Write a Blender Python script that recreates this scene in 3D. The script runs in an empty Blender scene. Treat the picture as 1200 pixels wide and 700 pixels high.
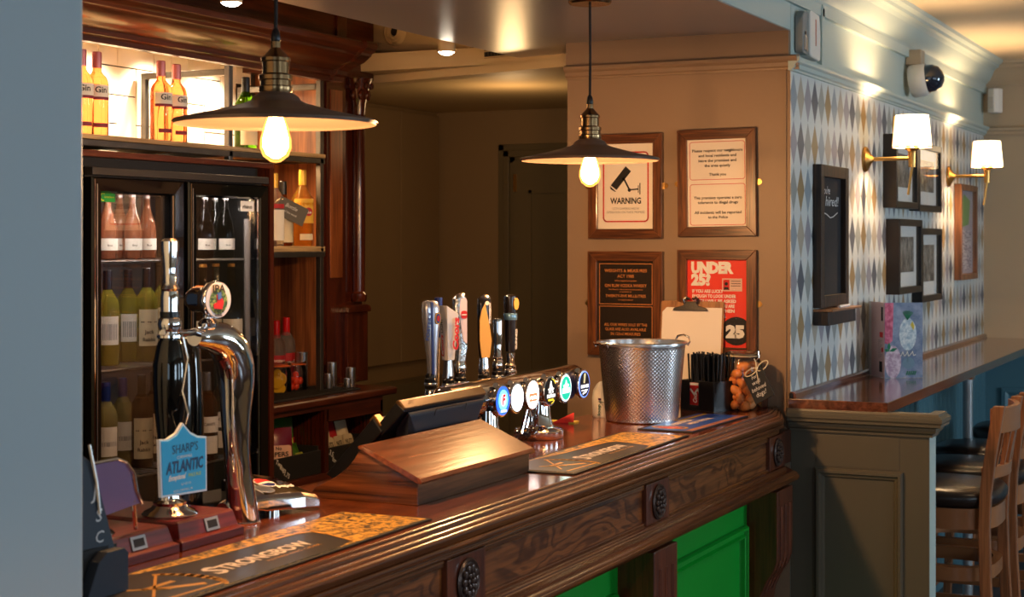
import bpy, math, random
from mathutils import Vector, Matrix
random.seed(7)
S = bpy.context.scene
C = S.collection
def rgb(r, g, b):
    f = lambda v: (v/255/12.92) if v/255 <= .04045 else ((v/255+.055)/1.055)**2.4
    return (f(r), f(g), f(b), 1.0)
# ---------------------------------------------------------------- camera, world, lights, exposure
YAW = math.atan(915/1890)
cd = bpy.data.cameras.new('camera'); cam = bpy.data.objects.new('camera', cd); C.objects.link(cam)
cam.location = (0, 0, 1.65); cam.rotation_euler = (math.pi/2, 0, YAW)
cd.sensor_width = 36; cd.lens = 1890/1200*36; cd.shift_y = -69/1200
cd.clip_start = .05
cd.dof.use_dof = True; cd.dof.focus_distance = 4.3; cd.dof.aperture_fstop = 7.5
S.camera = cam
S.view_settings.view_transform = 'Standard'; S.view_settings.look = 'None'
S.view_settings.exposure = 0.0; S.view_settings.gamma = 1.0
w = bpy.data.worlds.new('room_air'); S.world = w; w.use_nodes = True
w.node_tree.nodes['Background'].inputs[0].default_value = (.45, .58, .8, 1)
w.node_tree.nodes['Background'].inputs[1].default_value = .035
def light(kind, name, loc, energy, col, size=.03, rot=None, sy=None, spot=None, blend=.4):
    l = bpy.data.lights.new(name, kind); l.energy = energy; l.color = col
    if kind == 'AREA':
        l.size = size
        if sy: l.shape = 'RECTANGLE'; l.size_y = sy
    else: l.shadow_soft_size = size
    if spot: l.spot_size = spot; l.spot_blend = blend
    o = bpy.data.objects.new(name, l); C.objects.link(o); o.location = loc
    if rot: o.rotation_euler = rot
    return o
DAY = (.62, .82, 1.0); WARM = (1.0, .53, .21); WARM2 = (1.0, .66, .36)
for k, (y, e) in enumerate(((1.2, 40), (3.6, 20), (6.4, 85))):      # tall windows on the customers' side
    light('AREA', 'window_daylight', (3.2, y, 1.55), e, DAY, 1.1, (0, math.pi/2, 0), 1.0)
light('AREA', 'window_daylight', (.8, -2.6, 1.7), 14, DAY, 1.6, (math.pi/2, 0, 0), 1.3)
PEND = 31; SPOT = 22; SCONCE = 24
for x_, y_ in ((-.25, 1.7), (-.25, 3.3), (-.1, 4.9), (.9, 6.6)):       # warm downlights on the customers' side
    light('SPOT', 'room_downlight', (x_, y_, 2.585), 14 if y_ == 4.9 else 60, WARM2, .04, (0, 0, 0), None, math.radians(98), .5)
light('POINT', 'lobby_fill', (-3.1, 6.4, 2.1), 4.5, (1,.62,.28), .06)  # added fill light to lift the dark lobby, no fitting there
# ---------------------------------------------------------------- mesh helpers
W = {}
class MB:
    def __init__(s): s.v = []; s.f = []
    def add(s, vs, fs):
        n = len(s.v); s.v += [Vector(p) for p in vs]; s.f += [tuple(i+n for i in q) for q in fs]; return s
    def box(s, x0, x1, y0, y1, z0, z1):
        return s.add([(x0,y0,z0),(x1,y0,z0),(x1,y1,z0),(x0,y1,z0),(x0,y0,z1),(x1,y0,z1),(x1,y1,z1),(x0,y1,z1)],
                     [(0,3,2,1),(4,5,6,7),(0,1,5,4),(1,2,6,5),(2,3,7,6),(3,0,4,7)])
    def prism(s, poly, ax, a, b):
        n = len(poly)
        g = {'X': lambda p, t: (t, p[0], p[1]), 'Y': lambda p, t: (p[0], t, p[1]), 'Z': lambda p, t: (p[0], p[1], t)}[ax]
        s.add([g(p, a) for p in poly]+[g(p, b) for p in poly],
              [tuple(range(n-1, -1, -1)), tuple(range(n, 2*n))]+[(i, (i+1) % n, n+(i+1) % n, n+i) for i in range(n)])
        return s
    def lathe(s, prof, c=(0,0,0), n=24, M=None, sx=1, sy=1, a0=0, a1=2*math.pi, cap=True):
        full = abs(a1-a0-2*math.pi) < 1e-6; m = n if full else n+1
        st = len(s.v); vs = []
        for r, z in prof:
            for k in range(m):
                a = a0+(a1-a0)*k/n
                p = Vector((r*math.cos(a)*sx, r*math.sin(a)*sy, z))
                if M: p = M @ p
                vs.append(p+Vector(c))
        fs = []
        for i in range(len(prof)-1):
            for k in range(n):
                k2 = (k+1) % m
                fs.append((i*m+k, i*m+k2, (i+1)*m+k2, (i+1)*m+k))
        if cap and full:
            fs.append(tuple(range(m-1, -1, -1))); L = (len(prof)-1)*m; fs.append(tuple(range(L, L+m)))
        return s.add(vs, fs)
    def tube(s, pts, r, n=10, closed=False):
        pts = [Vector(p) for p in pts]; N = len(pts); rr = r if isinstance(r, (list, tuple)) else [r]*N
        up = None; vs = []
        for i, p in enumerate(pts):
            if closed: t = (pts[(i+1) % N]-pts[i-1])
            else: t = pts[min(i+1, N-1)]-pts[max(i-1, 0)]
            t.normalize()
            if up is None: up = Vector((0,0,1)) if abs(t.z) < .9 else Vector((1,0,0))
            a = t.cross(up); a.normalize(); b = a.cross(t); up = b
            for k in range(n):
                q = 2*math.pi*k/n; vs.append(p+(a*math.cos(q)+b*math.sin(q))*rr[i])
        fs = []
        for i in range(N if closed else N-1):
            j = (i+1) % N
            for k in range(n): fs.append((i*n+k, i*n+(k+1) % n, j*n+(k+1) % n, j*n+k))
        if not closed: fs += [tuple(range(n-1, -1, -1)), tuple(range((N-1)*n, N*n))]
        return s.add(vs, fs)
    def ball(s, c, rx, ry=None, rz=None, n=14, M=None):
        ry = ry or rx; rz = rz or rx; c = Vector(c); vs = []; m = n//2
        for i in range(1, m):
            t = math.pi*i/m
            for k in range(n):
                a = 2*math.pi*k/n; vs.append(Vector((math.sin(t)*math.cos(a)*rx, math.sin(t)*math.sin(a)*ry, math.cos(t)*rz)))
        vs += [Vector((0,0,rz)), Vector((0,0,-rz))]
        if M: vs = [M @ v for v in vs]
        vs = [v+c for v in vs]; T = (m-1)*n; fs = []
        for i in range(m-2):
            for k in range(n): fs.append((i*n+k, (i+1)*n+k, (i+1)*n+(k+1) % n, i*n+(k+1) % n))
        for k in range(n): fs.append((T, k, (k+1) % n)); fs.append((T+1, (m-2)*n+(k+1) % n, (m-2)*n+k))
        return s.add(vs, fs)
    def flat(s, F, pts, h0=0, h1=.0006):
        O, R, U, N = F; n = len(pts); g = lambda p, h: O+R*p[0]+U*p[1]+N*h
        return s.add([g(p, h0) for p in pts]+[g(p, h1) for p in pts],
                     [tuple(range(n-1, -1, -1)), tuple(range(n, 2*n))]+[(i, (i+1) % n, n+(i+1) % n, n+i) for i in range(n)])
    def rect(s, F, x0, x1, y0, y1, h0=0, h1=.0006): return s.flat(F, [(x0,y0),(x1,y0),(x1,y1),(x0,y1)], h0, h1)
    def disc(s, F, x, y, r, h0=0, h1=.0006, n=24, ry=None):
        ry = ry or r; return s.flat(F, [(x+r*math.cos(2*math.pi*k/n), y+ry*math.sin(2*math.pi*k/n)) for k in range(n)], h0, h1)
    def line(s, F, pts, wd, h0=0, h1=.0006, closed=False):
        m = len(pts)
        for i in range(m if closed else m-1):
            a = Vector(pts[i]); b = Vector(pts[(i+1) % m]); d = (b-a)
            if d.length < 1e-7: continue
            d.normalize(); q = Vector((-d.y, d.x))*wd/2; e = d*wd*.35
            s.flat(F, [a-q-e, b-q+e, b+q+e, a+q-e], h0, h1)
        return s
    def rot(s, M, c=(0,0,0), start=0):
        c = Vector(c)
        for i in range(start, len(s.v)): s.v[i] = M @ (s.v[i]-c)+c
        return s
    def build(s, name, mat, parent=None, smooth=False, bevel=0, seg=2, ang=38):
        me = bpy.data.meshes.new(name)
        off = Vector((0,0,0)); p = parent
        while p is not None:
            if p.name in W: off = W[p.name]; break
            p = p.parent
        me.from_pydata([v-off for v in s.v], [], s.f)
        me.materials.append(mat)
        if smooth:
            me.polygons.foreach_set('use_smooth', [True]*len(me.polygons)); me.set_sharp_from_angle(angle=math.radians(ang))
        me.update()
        o = bpy.data.objects.new(name, me); C.objects.link(o)
        if parent is not None: o.parent = parent
        if bevel:
            b = o.modifiers.new('edge', 'BEVEL'); b.width = bevel; b.segments = seg; b.limit_method = 'ANGLE'; b.angle_limit = math.radians(35)
        return o
def tag(o, label=None, cat=None, group=None, kind=None):
    if label: o['label'] = label
    if cat: o['category'] = cat
    if group: o['group'] = group
    if kind: o['kind'] = kind
    return o
def thing(name, label, cat, loc=(0,0,0), rz=0, group=None, world=False):
    o = bpy.data.objects.new(name, None); C.objects.link(o); o.location = loc; o.rotation_euler = (0,0,rz)
    o.empty_display_size = .05
    if world: W[o.name] = Vector(loc)
    return tag(o, label, cat, group)
def tree_copy(o, parent=None):
    c = o.copy(); C.objects.link(c)
    if parent is not None: c.parent = parent
    for ch in list(o.children): tree_copy(ch, c)
    return c
def dup(o, loc, rz=None, label=None):
    c = tree_copy(o); c.location = loc
    if rz is not None: c.rotation_euler = (0,0,rz)
    if label: c['label'] = label
    return c
def struct(name, mb, mat, parent=None, **k):
    o = mb.build(name, mat, parent, **k)
    if parent is None: o['kind'] = 'structure'
    return o
def rotz(a): return Matrix.Rotation(a, 3, 'Z')
def rotx(a): return Matrix.Rotation(a, 3, 'X')
def roty(a): return Matrix.Rotation(a, 3, 'Y')
def FR(o, r, u):
    r = Vector(r).normalized(); u = Vector(u).normalized(); return (Vector(o), r, u, r.cross(u))
def rrect(x0, x1, y0, y1, r, n=4):
    out = []
    for cx, cy, a in ((x1-r, y0+r, -90), (x1-r, y1-r, 0), (x0+r, y1-r, 90), (x0+r, y0+r, 180)):
        for k in range(n+1): t = math.radians(a+90*k/n); out.append((cx+r*math.cos(t), cy+r*math.sin(t)))
    return out
_T = {}
def tmesh(body, bold=0, shear=0, sp=1.0):
    key = (body, bold, shear, sp)
    if key in _T: return _T[key]
    cu = bpy.data.curves.new('t', 'FONT'); cu.body = body; cu.resolution_u = 2; cu.offset = bold; cu.shear = shear; cu.space_character = sp
    cu.align_x = 'LEFT'
    o = bpy.data.objects.new('t', cu); C.objects.link(o); bpy.context.view_layer.update()
    me = bpy.data.meshes.new_from_object(o.evaluated_get(bpy.context.evaluated_depsgraph_get()))
    vs = [tuple(v.co) for v in me.vertices]; fs = [tuple(p.vertices) for p in me.polygons]
    bpy.data.objects.remove(o); bpy.data.curves.remove(cu); bpy.data.meshes.remove(me)
    xs = [v[0] for v in vs] or [0, 1]
    _T[key] = (vs, fs, min(xs), max(xs)); return _T[key]
CAP = None
def text(mb, F, body, x, y, h, w=None, bold=0, shear=0, al='C', hh=.0012, sp=1.0, ang=0):
    """body's capitals h tall, baseline at y; w squeezes it to that width"""
    global CAP
    if CAP is None: CAP = max(v[1] for v in tmesh('H')[0])
    vs, fs, a, b = tmesh(body, bold, shear, sp); sy = h/CAP; sx = sy if w is None else w/(b-a)
    O, R, U, N = F; x0 = x-{'C': .5, 'L': 0, 'R': 1}[al]*(b-a)*sx
    ca, sa = math.cos(ang), math.sin(ang); out = []
    for v in vs:
        px, py = x0+(v[0]-a)*sx-x, v[1]*sy
        qx, qy = x+px*ca-py*sa, y+px*sa+py*ca
        out.append(O+R*qx+U*qy+N*hh)
    if R.cross(U).dot(N) < 0: fs = [q[::-1] for q in fs]
    mb.add(out, fs); return mb
# ---------------------------------------------------------------- materials
def newmat(name):
    m = bpy.data.materials.new(name); m.use_nodes = True; nt = m.node_tree
    return m, nt, nt.nodes['Principled BSDF']
def N(nt, t, **k):
    n = nt.nodes.new(t)
    for a, b in k.items():
        if a.startswith('i_'): n.inputs[int(a[2:])].default_value = b
        else: setattr(n, a, b)
    return n
def plain(name, col, rough=.5, metal=0, coat=0, bump=0, bs=200, spec=.5, emit=0, ecol=None, trans=0, ior=1.45, var=0, vs=4):
    m, nt, p = newmat(name); p.inputs['Base Color'].default_value = col; p.inputs['Roughness'].default_value = rough
    p.inputs['Metallic'].default_value = metal; p.inputs['Coat Weight'].default_value = coat; p.inputs['Specular IOR Level'].default_value = spec
    p.inputs['Transmission Weight'].default_value = trans; p.inputs['IOR'].default_value = ior
    if emit: p.inputs['Emission Color'].default_value = ecol or col; p.inputs['Emission Strength'].default_value = emit
    tc = N(nt, 'ShaderNodeTexCoord')
    if bump:
        no = N(nt, 'ShaderNodeTexNoise'); no.inputs['Scale'].default_value = bs; no.inputs['Detail'].default_value = 4
        nt.links.new(tc.outputs['Object'], no.inputs['Vector'])
        b = N(nt, 'ShaderNodeBump'); b.inputs['Strength'].default_value = bump; b.inputs['Distance'].default_value = .002
        nt.links.new(no.outputs['Fac'], b.inputs['Height']); nt.links.new(b.outputs[0], p.inputs['Normal'])
    if var:
        no = N(nt, 'ShaderNodeTexNoise'); no.inputs['Scale'].default_value = vs; no.inputs['Detail'].default_value = 5
        nt.links.new(tc.outputs['Object'], no.inputs['Vector'])
        mx = N(nt, 'ShaderNodeMix', data_type='RGBA', blend_type='MULTIPLY'); mx.inputs['Factor'].default_value = var
        r = N(nt, 'ShaderNodeValToRGB'); r.color_ramp.elements[0].position = .3; r.color_ramp.elements[1].position = .7
        r.color_ramp.elements[0].color = (.45, .45, .45, 1)
        nt.links.new(no.outputs['Fac'], r.inputs[0]); mx.inputs['A'].default_value = col
        nt.links.new(r.outputs[0], mx.inputs['B']); nt.links.new(mx.outputs['Result'], p.inputs['Base Color'])
    return m
def wood(name, dark, light, ax='Y', rough=.3, coat=.3, sc=1.0, figure=0, bump=.15):
    m, nt, p = newmat(name); L = nt.links.new
    tc = N(nt, 'ShaderNodeTexCoord'); mp = N(nt, 'ShaderNodeMapping')
    s = [26*sc]*3; s['XYZ'.index(ax)] = 1.6*sc; mp.inputs['Scale'].default_value = s
    L(tc.outputs['Object'], mp.inputs[0])
    n1 = N(nt, 'ShaderNodeTexNoise'); n1.inputs['Scale'].default_value = 1.6; n1.inputs['Detail'].default_value = 7; n1.inputs['Distortion'].default_value = .8
    L(mp.outputs[0], n1.inputs['Vector'])
    r = N(nt, 'ShaderNodeValToRGB'); e = r.color_ramp.elements; e[0].position = .36; e[0].color = dark; e[1].position = .66; e[1].color = light
    L(n1.outputs['Fac'], r.inputs[0]); out = r.outputs[0]
    mp2 = N(nt, 'ShaderNodeMapping'); s2 = [190*sc]*3; s2['XYZ'.index(ax)] = 6*sc; mp2.inputs['Scale'].default_value = s2
    L(tc.outputs['Object'], mp2.inputs[0])
    n2 = N(nt, 'ShaderNodeTexNoise'); n2.inputs['Scale'].default_value = 1.0; n2.inputs['Detail'].default_value = 2
    L(mp2.outputs[0], n2.inputs['Vector'])
    r2 = N(nt, 'ShaderNodeValToRGB'); e = r2.color_ramp.elements; e[0].position = .38; e[0].color = (.35,.33,.3,1); e[1].position = .55; e[1].color = (1,1,1,1)
    L(n2.outputs['Fac'], r2.inputs[0])
    mx = N(nt, 'ShaderNodeMix', data_type='RGBA', blend_type='MULTIPLY'); mx.inputs['Factor'].default_value = .55
    L(out, mx.inputs['A']); L(r2.outputs[0], mx.inputs['B']); out = mx.outputs['Result']
    if figure:
        mp3 = N(nt, 'ShaderNodeMapping'); s3 = [9*sc]*3; s3['XYZ'.index(ax)] = 2.6*sc; mp3.inputs['Scale'].default_value = s3
        L(tc.outputs['Object'], mp3.inputs[0])
        n3 = N(nt, 'ShaderNodeTexNoise'); n3.inputs['Scale'].default_value = 1.0; n3.inputs['Detail'].default_value = 3; n3.inputs['Distortion'].default_value = .5
        L(mp3.outputs[0], n3.inputs['Vector'])
        a = N(nt, 'ShaderNodeMath', operation='MULTIPLY'); a.inputs[1].default_value = 70; L(n3.outputs['Fac'], a.inputs[0])
        sn = N(nt, 'ShaderNodeMath', operation='SINE'); L(a.outputs[0], sn.inputs[0])
        r3 = N(nt, 'ShaderNodeValToRGB'); e = r3.color_ramp.elements; e[0].position = .0; e[0].color = (.28,.24,.24,1); e[1].position = .5; e[1].color = (1,1,1,1)
        ad = N(nt, 'ShaderNodeMath', operation='MULTIPLY_ADD'); ad.inputs[1].default_value = .5; ad.inputs[2].default_value = .5; L(sn.outputs[0], ad.inputs[0])
        L(ad.outputs[0], r3.inputs[0])
        m3 = N(nt, 'ShaderNodeMix', data_type='RGBA', blend_type='MULTIPLY'); m3.inputs['Factor'].default_value = figure
        L(out, m3.inputs['A']); L(r3.outputs[0], m3.inputs['B']); out = m3.outputs['Result']
    L(out, p.inputs['Base Color'])
    p.inputs['Roughness'].default_value = rough; p.inputs['Coat Weight'].default_value = coat; p.inputs['Coat Roughness'].default_value = .12
    b = N(nt, 'ShaderNodeBump'); b.inputs['Strength'].default_value = bump; b.inputs['Distance'].default_value = .001
    L(n2.outputs['Fac'], b.inputs['Height']); L(b.outputs[0], p.inputs['Normal'])
    return m
def pane(name, tint=(1,1,1,1), refl=1.0, rough=0.0):
    m = bpy.data.materials.new(name); m.use_nodes = True; nt = m.node_tree; nt.nodes.clear()
    o = N(nt, 'ShaderNodeOutputMaterial'); t = N(nt, 'ShaderNodeBsdfTransparent'); t.inputs[0].default_value = tint
    g = N(nt, 'ShaderNodeBsdfGlossy'); g.inputs['Roughness'].default_value = rough
    fr = N(nt, 'ShaderNodeFresnel'); fr.inputs[0].default_value = 1.5
    ml = N(nt, 'ShaderNodeMath', operation='MULTIPLY'); ml.inputs[1].default_value = refl; nt.links.new(fr.outputs[0], ml.inputs[0])
    mx = N(nt, 'ShaderNodeMixShader'); nt.links.new(ml.outputs[0], mx.inputs[0]); nt.links.new(t.outputs[0], mx.inputs[1]); nt.links.new(g.outputs[0], mx.inputs[2])
    nt.links.new(mx.outputs[0], o.inputs[0]); return m
def glow(name, col, s, base=None):
    return plain(name, base or col, .35, emit=s, ecol=col)
def speckle(name, a, b, scale=60, p0=.42, p1=.55, rough=.6, stretch=(1,1,1)):
    m, nt, p = newmat(name); L = nt.links.new; tc = N(nt, 'ShaderNodeTexCoord'); mp = N(nt, 'ShaderNodeMapping'); mp.inputs['Scale'].default_value = stretch
    L(tc.outputs['Object'], mp.inputs[0]); no = N(nt, 'ShaderNodeTexNoise'); no.inputs['Scale'].default_value = scale; no.inputs['Detail'].default_value = 6; no.inputs['Roughness'].default_value = .7
    L(mp.outputs[0], no.inputs['Vector']); r = N(nt, 'ShaderNodeValToRGB'); e = r.color_ramp.elements
    e[0].position = p0; e[0].color = a; e[1].position = p1; e[1].color = b; L(no.outputs['Fac'], r.inputs[0]); L(r.outputs[0], p.inputs['Base Color'])
    p.inputs['Roughness'].default_value = rough; return m
M = {}
M['paint_blue'] = plain('pale_blue_green_paint', rgb(176,190,184), .45, bump=.1, bs=60)
M['paint_pier'] = plain('stone_beige_paint', rgb(142,116,92), .5, bump=.15, bs=90)
M['paint_soffit'] = plain('grey_soffit_satin_paint', rgb(165,155,148), .3, bump=.05, bs=30)
M['paint_dado'] = plain('dado_paint_shade_toned', rgb(96,90,76), .42, bump=.08, bs=80)  # the side face's paint, browned and darkened for dim warm light
M['paint_far'] = plain('far_wall_beige_paint', rgb(176,158,132), .6)
M['paint_teal'] = plain('teal_panel_paint', rgb(84,122,134), .35)
M['paint_column'] = plain('blue_grey_column_paint', rgb(172,186,192), .6, bump=.06, bs=40)
M['paint_lobby'] = plain('dim_lobby_paint', rgb(150,128,98), .6)
M['paint_lobby_dark'] = plain('lobby_door_paint', rgb(110,100,78), .45)
M['ceiling'] = plain('cream_ceiling', rgb(206,188,158), .7, bump=.3, bs=14)
M['ceiling_bar'] = plain('bar_ceiling_cream', rgb(196,172,132), .6)
M['floor'] = wood('dark_floor_boards', rgb(48,30,22), rgb(86,54,36), 'Y', .4, .2)
M['oak_top'] = wood('red_oak_counter_top', rgb(92,42,20), rgb(138,70,36), 'Y', .16, .6, .6)
M['oak'] = wood('dark_oak_moulding', rgb(88,44,18), rgb(128,72,30), 'Y', .22, .5, .8, bump=.05)
M['oak_fig'] = wood('figured_oak_panel', rgb(108,62,30), rgb(136,80,40), 'Y', .3, .2, .9, figure=.8)
M['oak_v'] = wood('dark_oak_upright', rgb(76,34,18), rgb(106,52,28), 'Z', .28, .4)
M['mahog'] = wood('mahogany_cornice', rgb(66,26,12), rgb(92,40,18), 'Y', .32, .2)
M['mahog_v'] = wood('mahogany_upright', rgb(62,22,10), rgb(90,36,16), 'Z', .22, .4)
M['mahog_x'] = wood('mahogany_across', rgb(62,24,11), rgb(90,38,18), 'X', .22, .4)
M['shelf_wood'] = wood('pale_shelf_board', rgb(150,118,78), rgb(196,164,116), 'Y', .5, 0)
M['red_box'] = wood('red_mahogany_block', rgb(86,14,14), rgb(116,30,26), 'Y', .34, .15, .8)
M['walnut'] = wood('plinth_walnut', rgb(58,30,16), rgb(124,70,36), 'X', .25, .6, .9)
M['walnut_y'] = wood('plinth_walnut_top', rgb(104,50,22), rgb(138,74,36), 'Y', .26, .4, .6, figure=.25, bump=.4)
M['frame_oak'] = wood('picture_frame_oak_upright', rgb(72,38,16), rgb(126,72,34), 'Z', .3, .4, 2)
M['frame_oak_x'] = wood('picture_frame_oak_across', rgb(72,38,16), rgb(120,68,32), 'X', .3, .4, 2)
M['frame_dark'] = plain('dark_stained_frame', rgb(24,18,16), .35, bump=.1)
M['stool_wood'] = wood('warm_beech', rgb(152,96,60), rgb(170,110,70), 'Z', .3, .3, .7)
M['stool_h'] = plain('beech_rail', rgb(160,104,64), .3, coat=.3, bump=.1, bs=40, var=.3, vs=8)
M['ledge'] = wood('brown_ledge_wood', rgb(82,44,28), rgb(126,74,50), 'Y', .12, .6, .6)
M['leather'] = plain('black_seat_leather', rgb(40,32,30), .28, bump=.3, bs=120)
M['chrome'] = plain('polished_chrome', (.82,.82,.84,1), .06, 1)
M['chrome_s'] = plain('satin_steel', (.62,.6,.58,1), .28, 1)
M['steel_raw'] = plain('raw_steel_tube', rgb(112,106,100), .38, .9, var=.4, vs=20)
M['brass'] = plain('aged_brass', rgb(196,150,84), .28, 1)
M['brass_d'] = plain('antique_brass', rgb(150,120,84), .25, 1)
M['shade_metal'] = plain('dark_bronze_shade', rgb(124,104,90), .36, .5)
M['black'] = plain('black_plastic', rgb(20,20,22), .3)
M['black_m'] = plain('matt_black', rgb(22,21,22), .7)
M['black_g'] = plain('gloss_black', rgb(8,8,9), .08, coat=.5)
M['navy_plastic'] = plain('dark_blue_grey_plastic', rgb(38,44,56), .4)
M['white'] = plain('white_print', rgb(235,232,226), .6)
M['paper'] = plain('white_paper', rgb(238,226,212), .7)
M['ink'] = plain('black_ink', rgb(30,26,26), .7)
M['red'] = plain('red_print', rgb(200,30,28), .6)
M['redposter'] = plain('poster_red', rgb(226,50,34), .55)
M['gold_ink'] = plain('gold_lettering', rgb(206,130,66), .5)
M['gold'] = plain('gold_metallic_print', rgb(222,160,70), .35, .3)
M['plaque'] = plain('dark_brown_plaque', rgb(44,34,26), .3)
M['chalk'] = plain('chalk_white', rgb(215,215,215), .9)
M['slate'] = plain('chalkboard_black', rgb(30,30,34), .7, bump=.1)
M['green'] = plain('bright_green_panel_paint', rgb(6,142,40), .35, bump=.05, bs=60)
M['darkgreenhole'] = M['black_m']
M['rubber'] = plain('black_rubber', rgb(30,28,26), .65, bump=.3, bs=300)
M['cork'] = wood('hardboard', rgb(150,96,50), rgb(176,118,66), 'Z', .5, .1, .6)
M['tile'] = plain('white_glazed_tile', rgb(238,230,214), .14, coat=.4)
M['grout'] = plain('dark_grout', rgb(40,30,22), .9)
M['white_plastic'] = plain('white_plastic', rgb(220,216,208), .35)
M['glass'] = pane('clear_glass', (.93,.95,.94,1), 1.0)
M['door_glass'] = pane('fridge_door_glass', (.92,.92,.94,1), .3)
M['thin_glass'] = pane('picture_glass', (.99,.99,.99,1), .18)
def bulbmat():
    m = bpy.data.materials.new('glowing_amber_glass'); m.use_nodes = True; nt = m.node_tree; nt.nodes.clear()
    o = N(nt, 'ShaderNodeOutputMaterial'); t = N(nt, 'ShaderNodeBsdfTransparent'); t.inputs[0].default_value = (1,.9,.75,1)
    e = N(nt, 'ShaderNodeEmission'); e.inputs[0].default_value = (1,.42,.08,1); e.inputs[1].default_value = 3.2
    lw = N(nt, 'ShaderNodeLayerWeight'); lw.inputs[0].default_value = .35; mx = N(nt, 'ShaderNodeMixShader')
    nt.links.new(lw.outputs['Facing'], mx.inputs[0]); nt.links.new(t.outputs[0], mx.inputs[1]); nt.links.new(e.outputs[0], mx.inputs[2]); nt.links.new(mx.outputs[0], o.inputs[0]); return m
M['bulb_glass'] = bulbmat()
M['filament'] = glow('glowing_filament', (1.0,.66,.30,1), 30)
M['lampshade'] = glow('lit_fabric_shade', (1.0,.72,.42,1), 4.2, rgb(240,225,200))
# ---------------------------------------------------------------- SETTING
def wallpaper_mat():
    m, nt, p = newmat('diamond_wallpaper'); L = nt.links.new
    tc = N(nt, 'ShaderNodeTexCoord'); sp = N(nt, 'ShaderNodeSeparateXYZ'); L(tc.outputs['Object'], sp.inputs[0])
    def mth(op, a, b=None, c=None):
        n = N(nt, 'ShaderNodeMath', operation=op)
        for i, q in enumerate((a, b, c)):
            if q is None: continue
            if isinstance(q, (int, float)): n.inputs[i].default_value = q
            else: L(q, n.inputs[i])
        return n.outputs[0]
    u = mth('DIVIDE', mth('SUBTRACT', sp.outputs['Y'], 5.204), .0885)
    v = mth('DIVIDE', mth('SUBTRACT', 2.206, sp.outputs['Z']), .155)
    fu = mth('ABSOLUTE', mth('SUBTRACT', mth('FRACT', u), .5)); fv = mth('ABSOLUTE', mth('SUBTRACT', mth('FRACT', v), .5))
    s = mth('ADD', fu, fv); ins = mth('LESS_THAN', s, .5)
    idx = mth('FLOORED_MODULO', mth('ADD', mth('FLOOR', u), mth('MULTIPLY', mth('FLOOR', v), 2)), 6)
    t = mth('DIVIDE', mth('ADD', idx, .5), 6)
    r = N(nt, 'ShaderNodeValToRGB'); r.color_ramp.interpolation = 'CONSTANT'; e = r.color_ramp.elements
    cols = [rgb(146,154,160), rgb(172,160,142), rgb(152,146,152), rgb(92,94,102), rgb(150,152,146), rgb(156,128,88)]
    e[0].position = 0; e[0].color = cols[0]; e[1].position = 5/6; e[1].color = cols[5]
    for i in range(1, 5): q = e.new(i/6); q.color = cols[i]
    L(t, r.inputs[0])
    mx = N(nt, 'ShaderNodeMix', data_type='RGBA'); L(ins, mx.inputs['Factor']); mx.inputs['A'].default_value = rgb(206,208,204)
    L(r.outputs[0], mx.inputs['B']); L(mx.outputs['Result'], p.inputs['Base Color']); p.inputs['Roughness'].default_value = .5
    return m
M['wallpaper'] = wallpaper_mat()
struct('floor', MB().box(-6, 4.2, -3, 10, -.05, 0), M['floor'])
# the pier with the notices, and the long wall of diamonds behind it
wb = struct('wall_back', MB().box(-2.309, -1.502, 5.22, 5.5, 0, 2.344), M['paint_pier'])
# picture rail across the pier: stepped profile
PR = [(0,0),(.012,0),(.014,.006),(.022,.01),(.024,.022),(.034,.028),(.038,.034),(.038,.042),(.03,.046),(0,.05)]
struct('rail', MB().prism([(5.22-a, 2.215+b) for a, b in PR], 'X', -2.309, -1.47), M['paint_pier'], wb)
struct('corner_bead', MB().box(-1.519, -1.513, 5.214, 5.22, 1.0, 2.215), M['paint_pier'], wb)
we = struct('wall_right', MB().box(-1.6, -1.5, 5.222, 8.95, 0, 2.75), M['paint_blue'])
struct('wallpaper', MB().box(-1.5, -1.498, 5.215, 8.92, 1.10, 2.213), M['wallpaper'], we)
struct('rail', MB().prism([(-1.5+a, 2.21+b) for a, b in PR], 'Y', 5.19, 8.92), M['paint_blue'], we)
struct('frieze_band', MB().box(-1.5, -1.482, 5.56, 8.92, 2.434, 2.474), M['paint_blue'], we)
struct('batten', MB().box(-1.5, -1.482, 5.55, 5.585, 2.26, 2.46), M['paint_blue'], we)
struct('band_end', MB().box(-1.5, -1.486, 2.0, 5.56, 2.434, 2.52), M['paint_blue'], we)
CN = [(0,.0),(.016,.0),(.02,.012),(.03,.02),(.045,.034),(.06,.06),(.07,.085),(.085,.1),(.10,.105),(.105,.12),(.125,.13),(.13,.15),(0,.15)]
struct('cornice', MB().prism([(-1.5+a*.95, 2.474+b*.85) for a, b in CN], 'Y', 2.0, 8.92), M['paint_blue'], we, smooth=True, ang=20)
wf = struct('wall_far', MB().box(-1.6, 4, 8.92, 9.1, 0, 2.75), M['paint_far'])
struct('rail', MB().prism([(8.92-a, 2.205+b) for a, b in PR], 'X', -1.5, 4), M['paint_far'], wf)
struct('cornice', MB().prism([(8.92-a*.95, 2.474+b*.85) for a, b in CN], 'X', -1.5, 4), M['paint_far'], wf, smooth=True)
struct('ceiling', MB().box(-1.5, 4.2, -3, 9.1, 2.6, 2.7), M['ceiling'])
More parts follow.
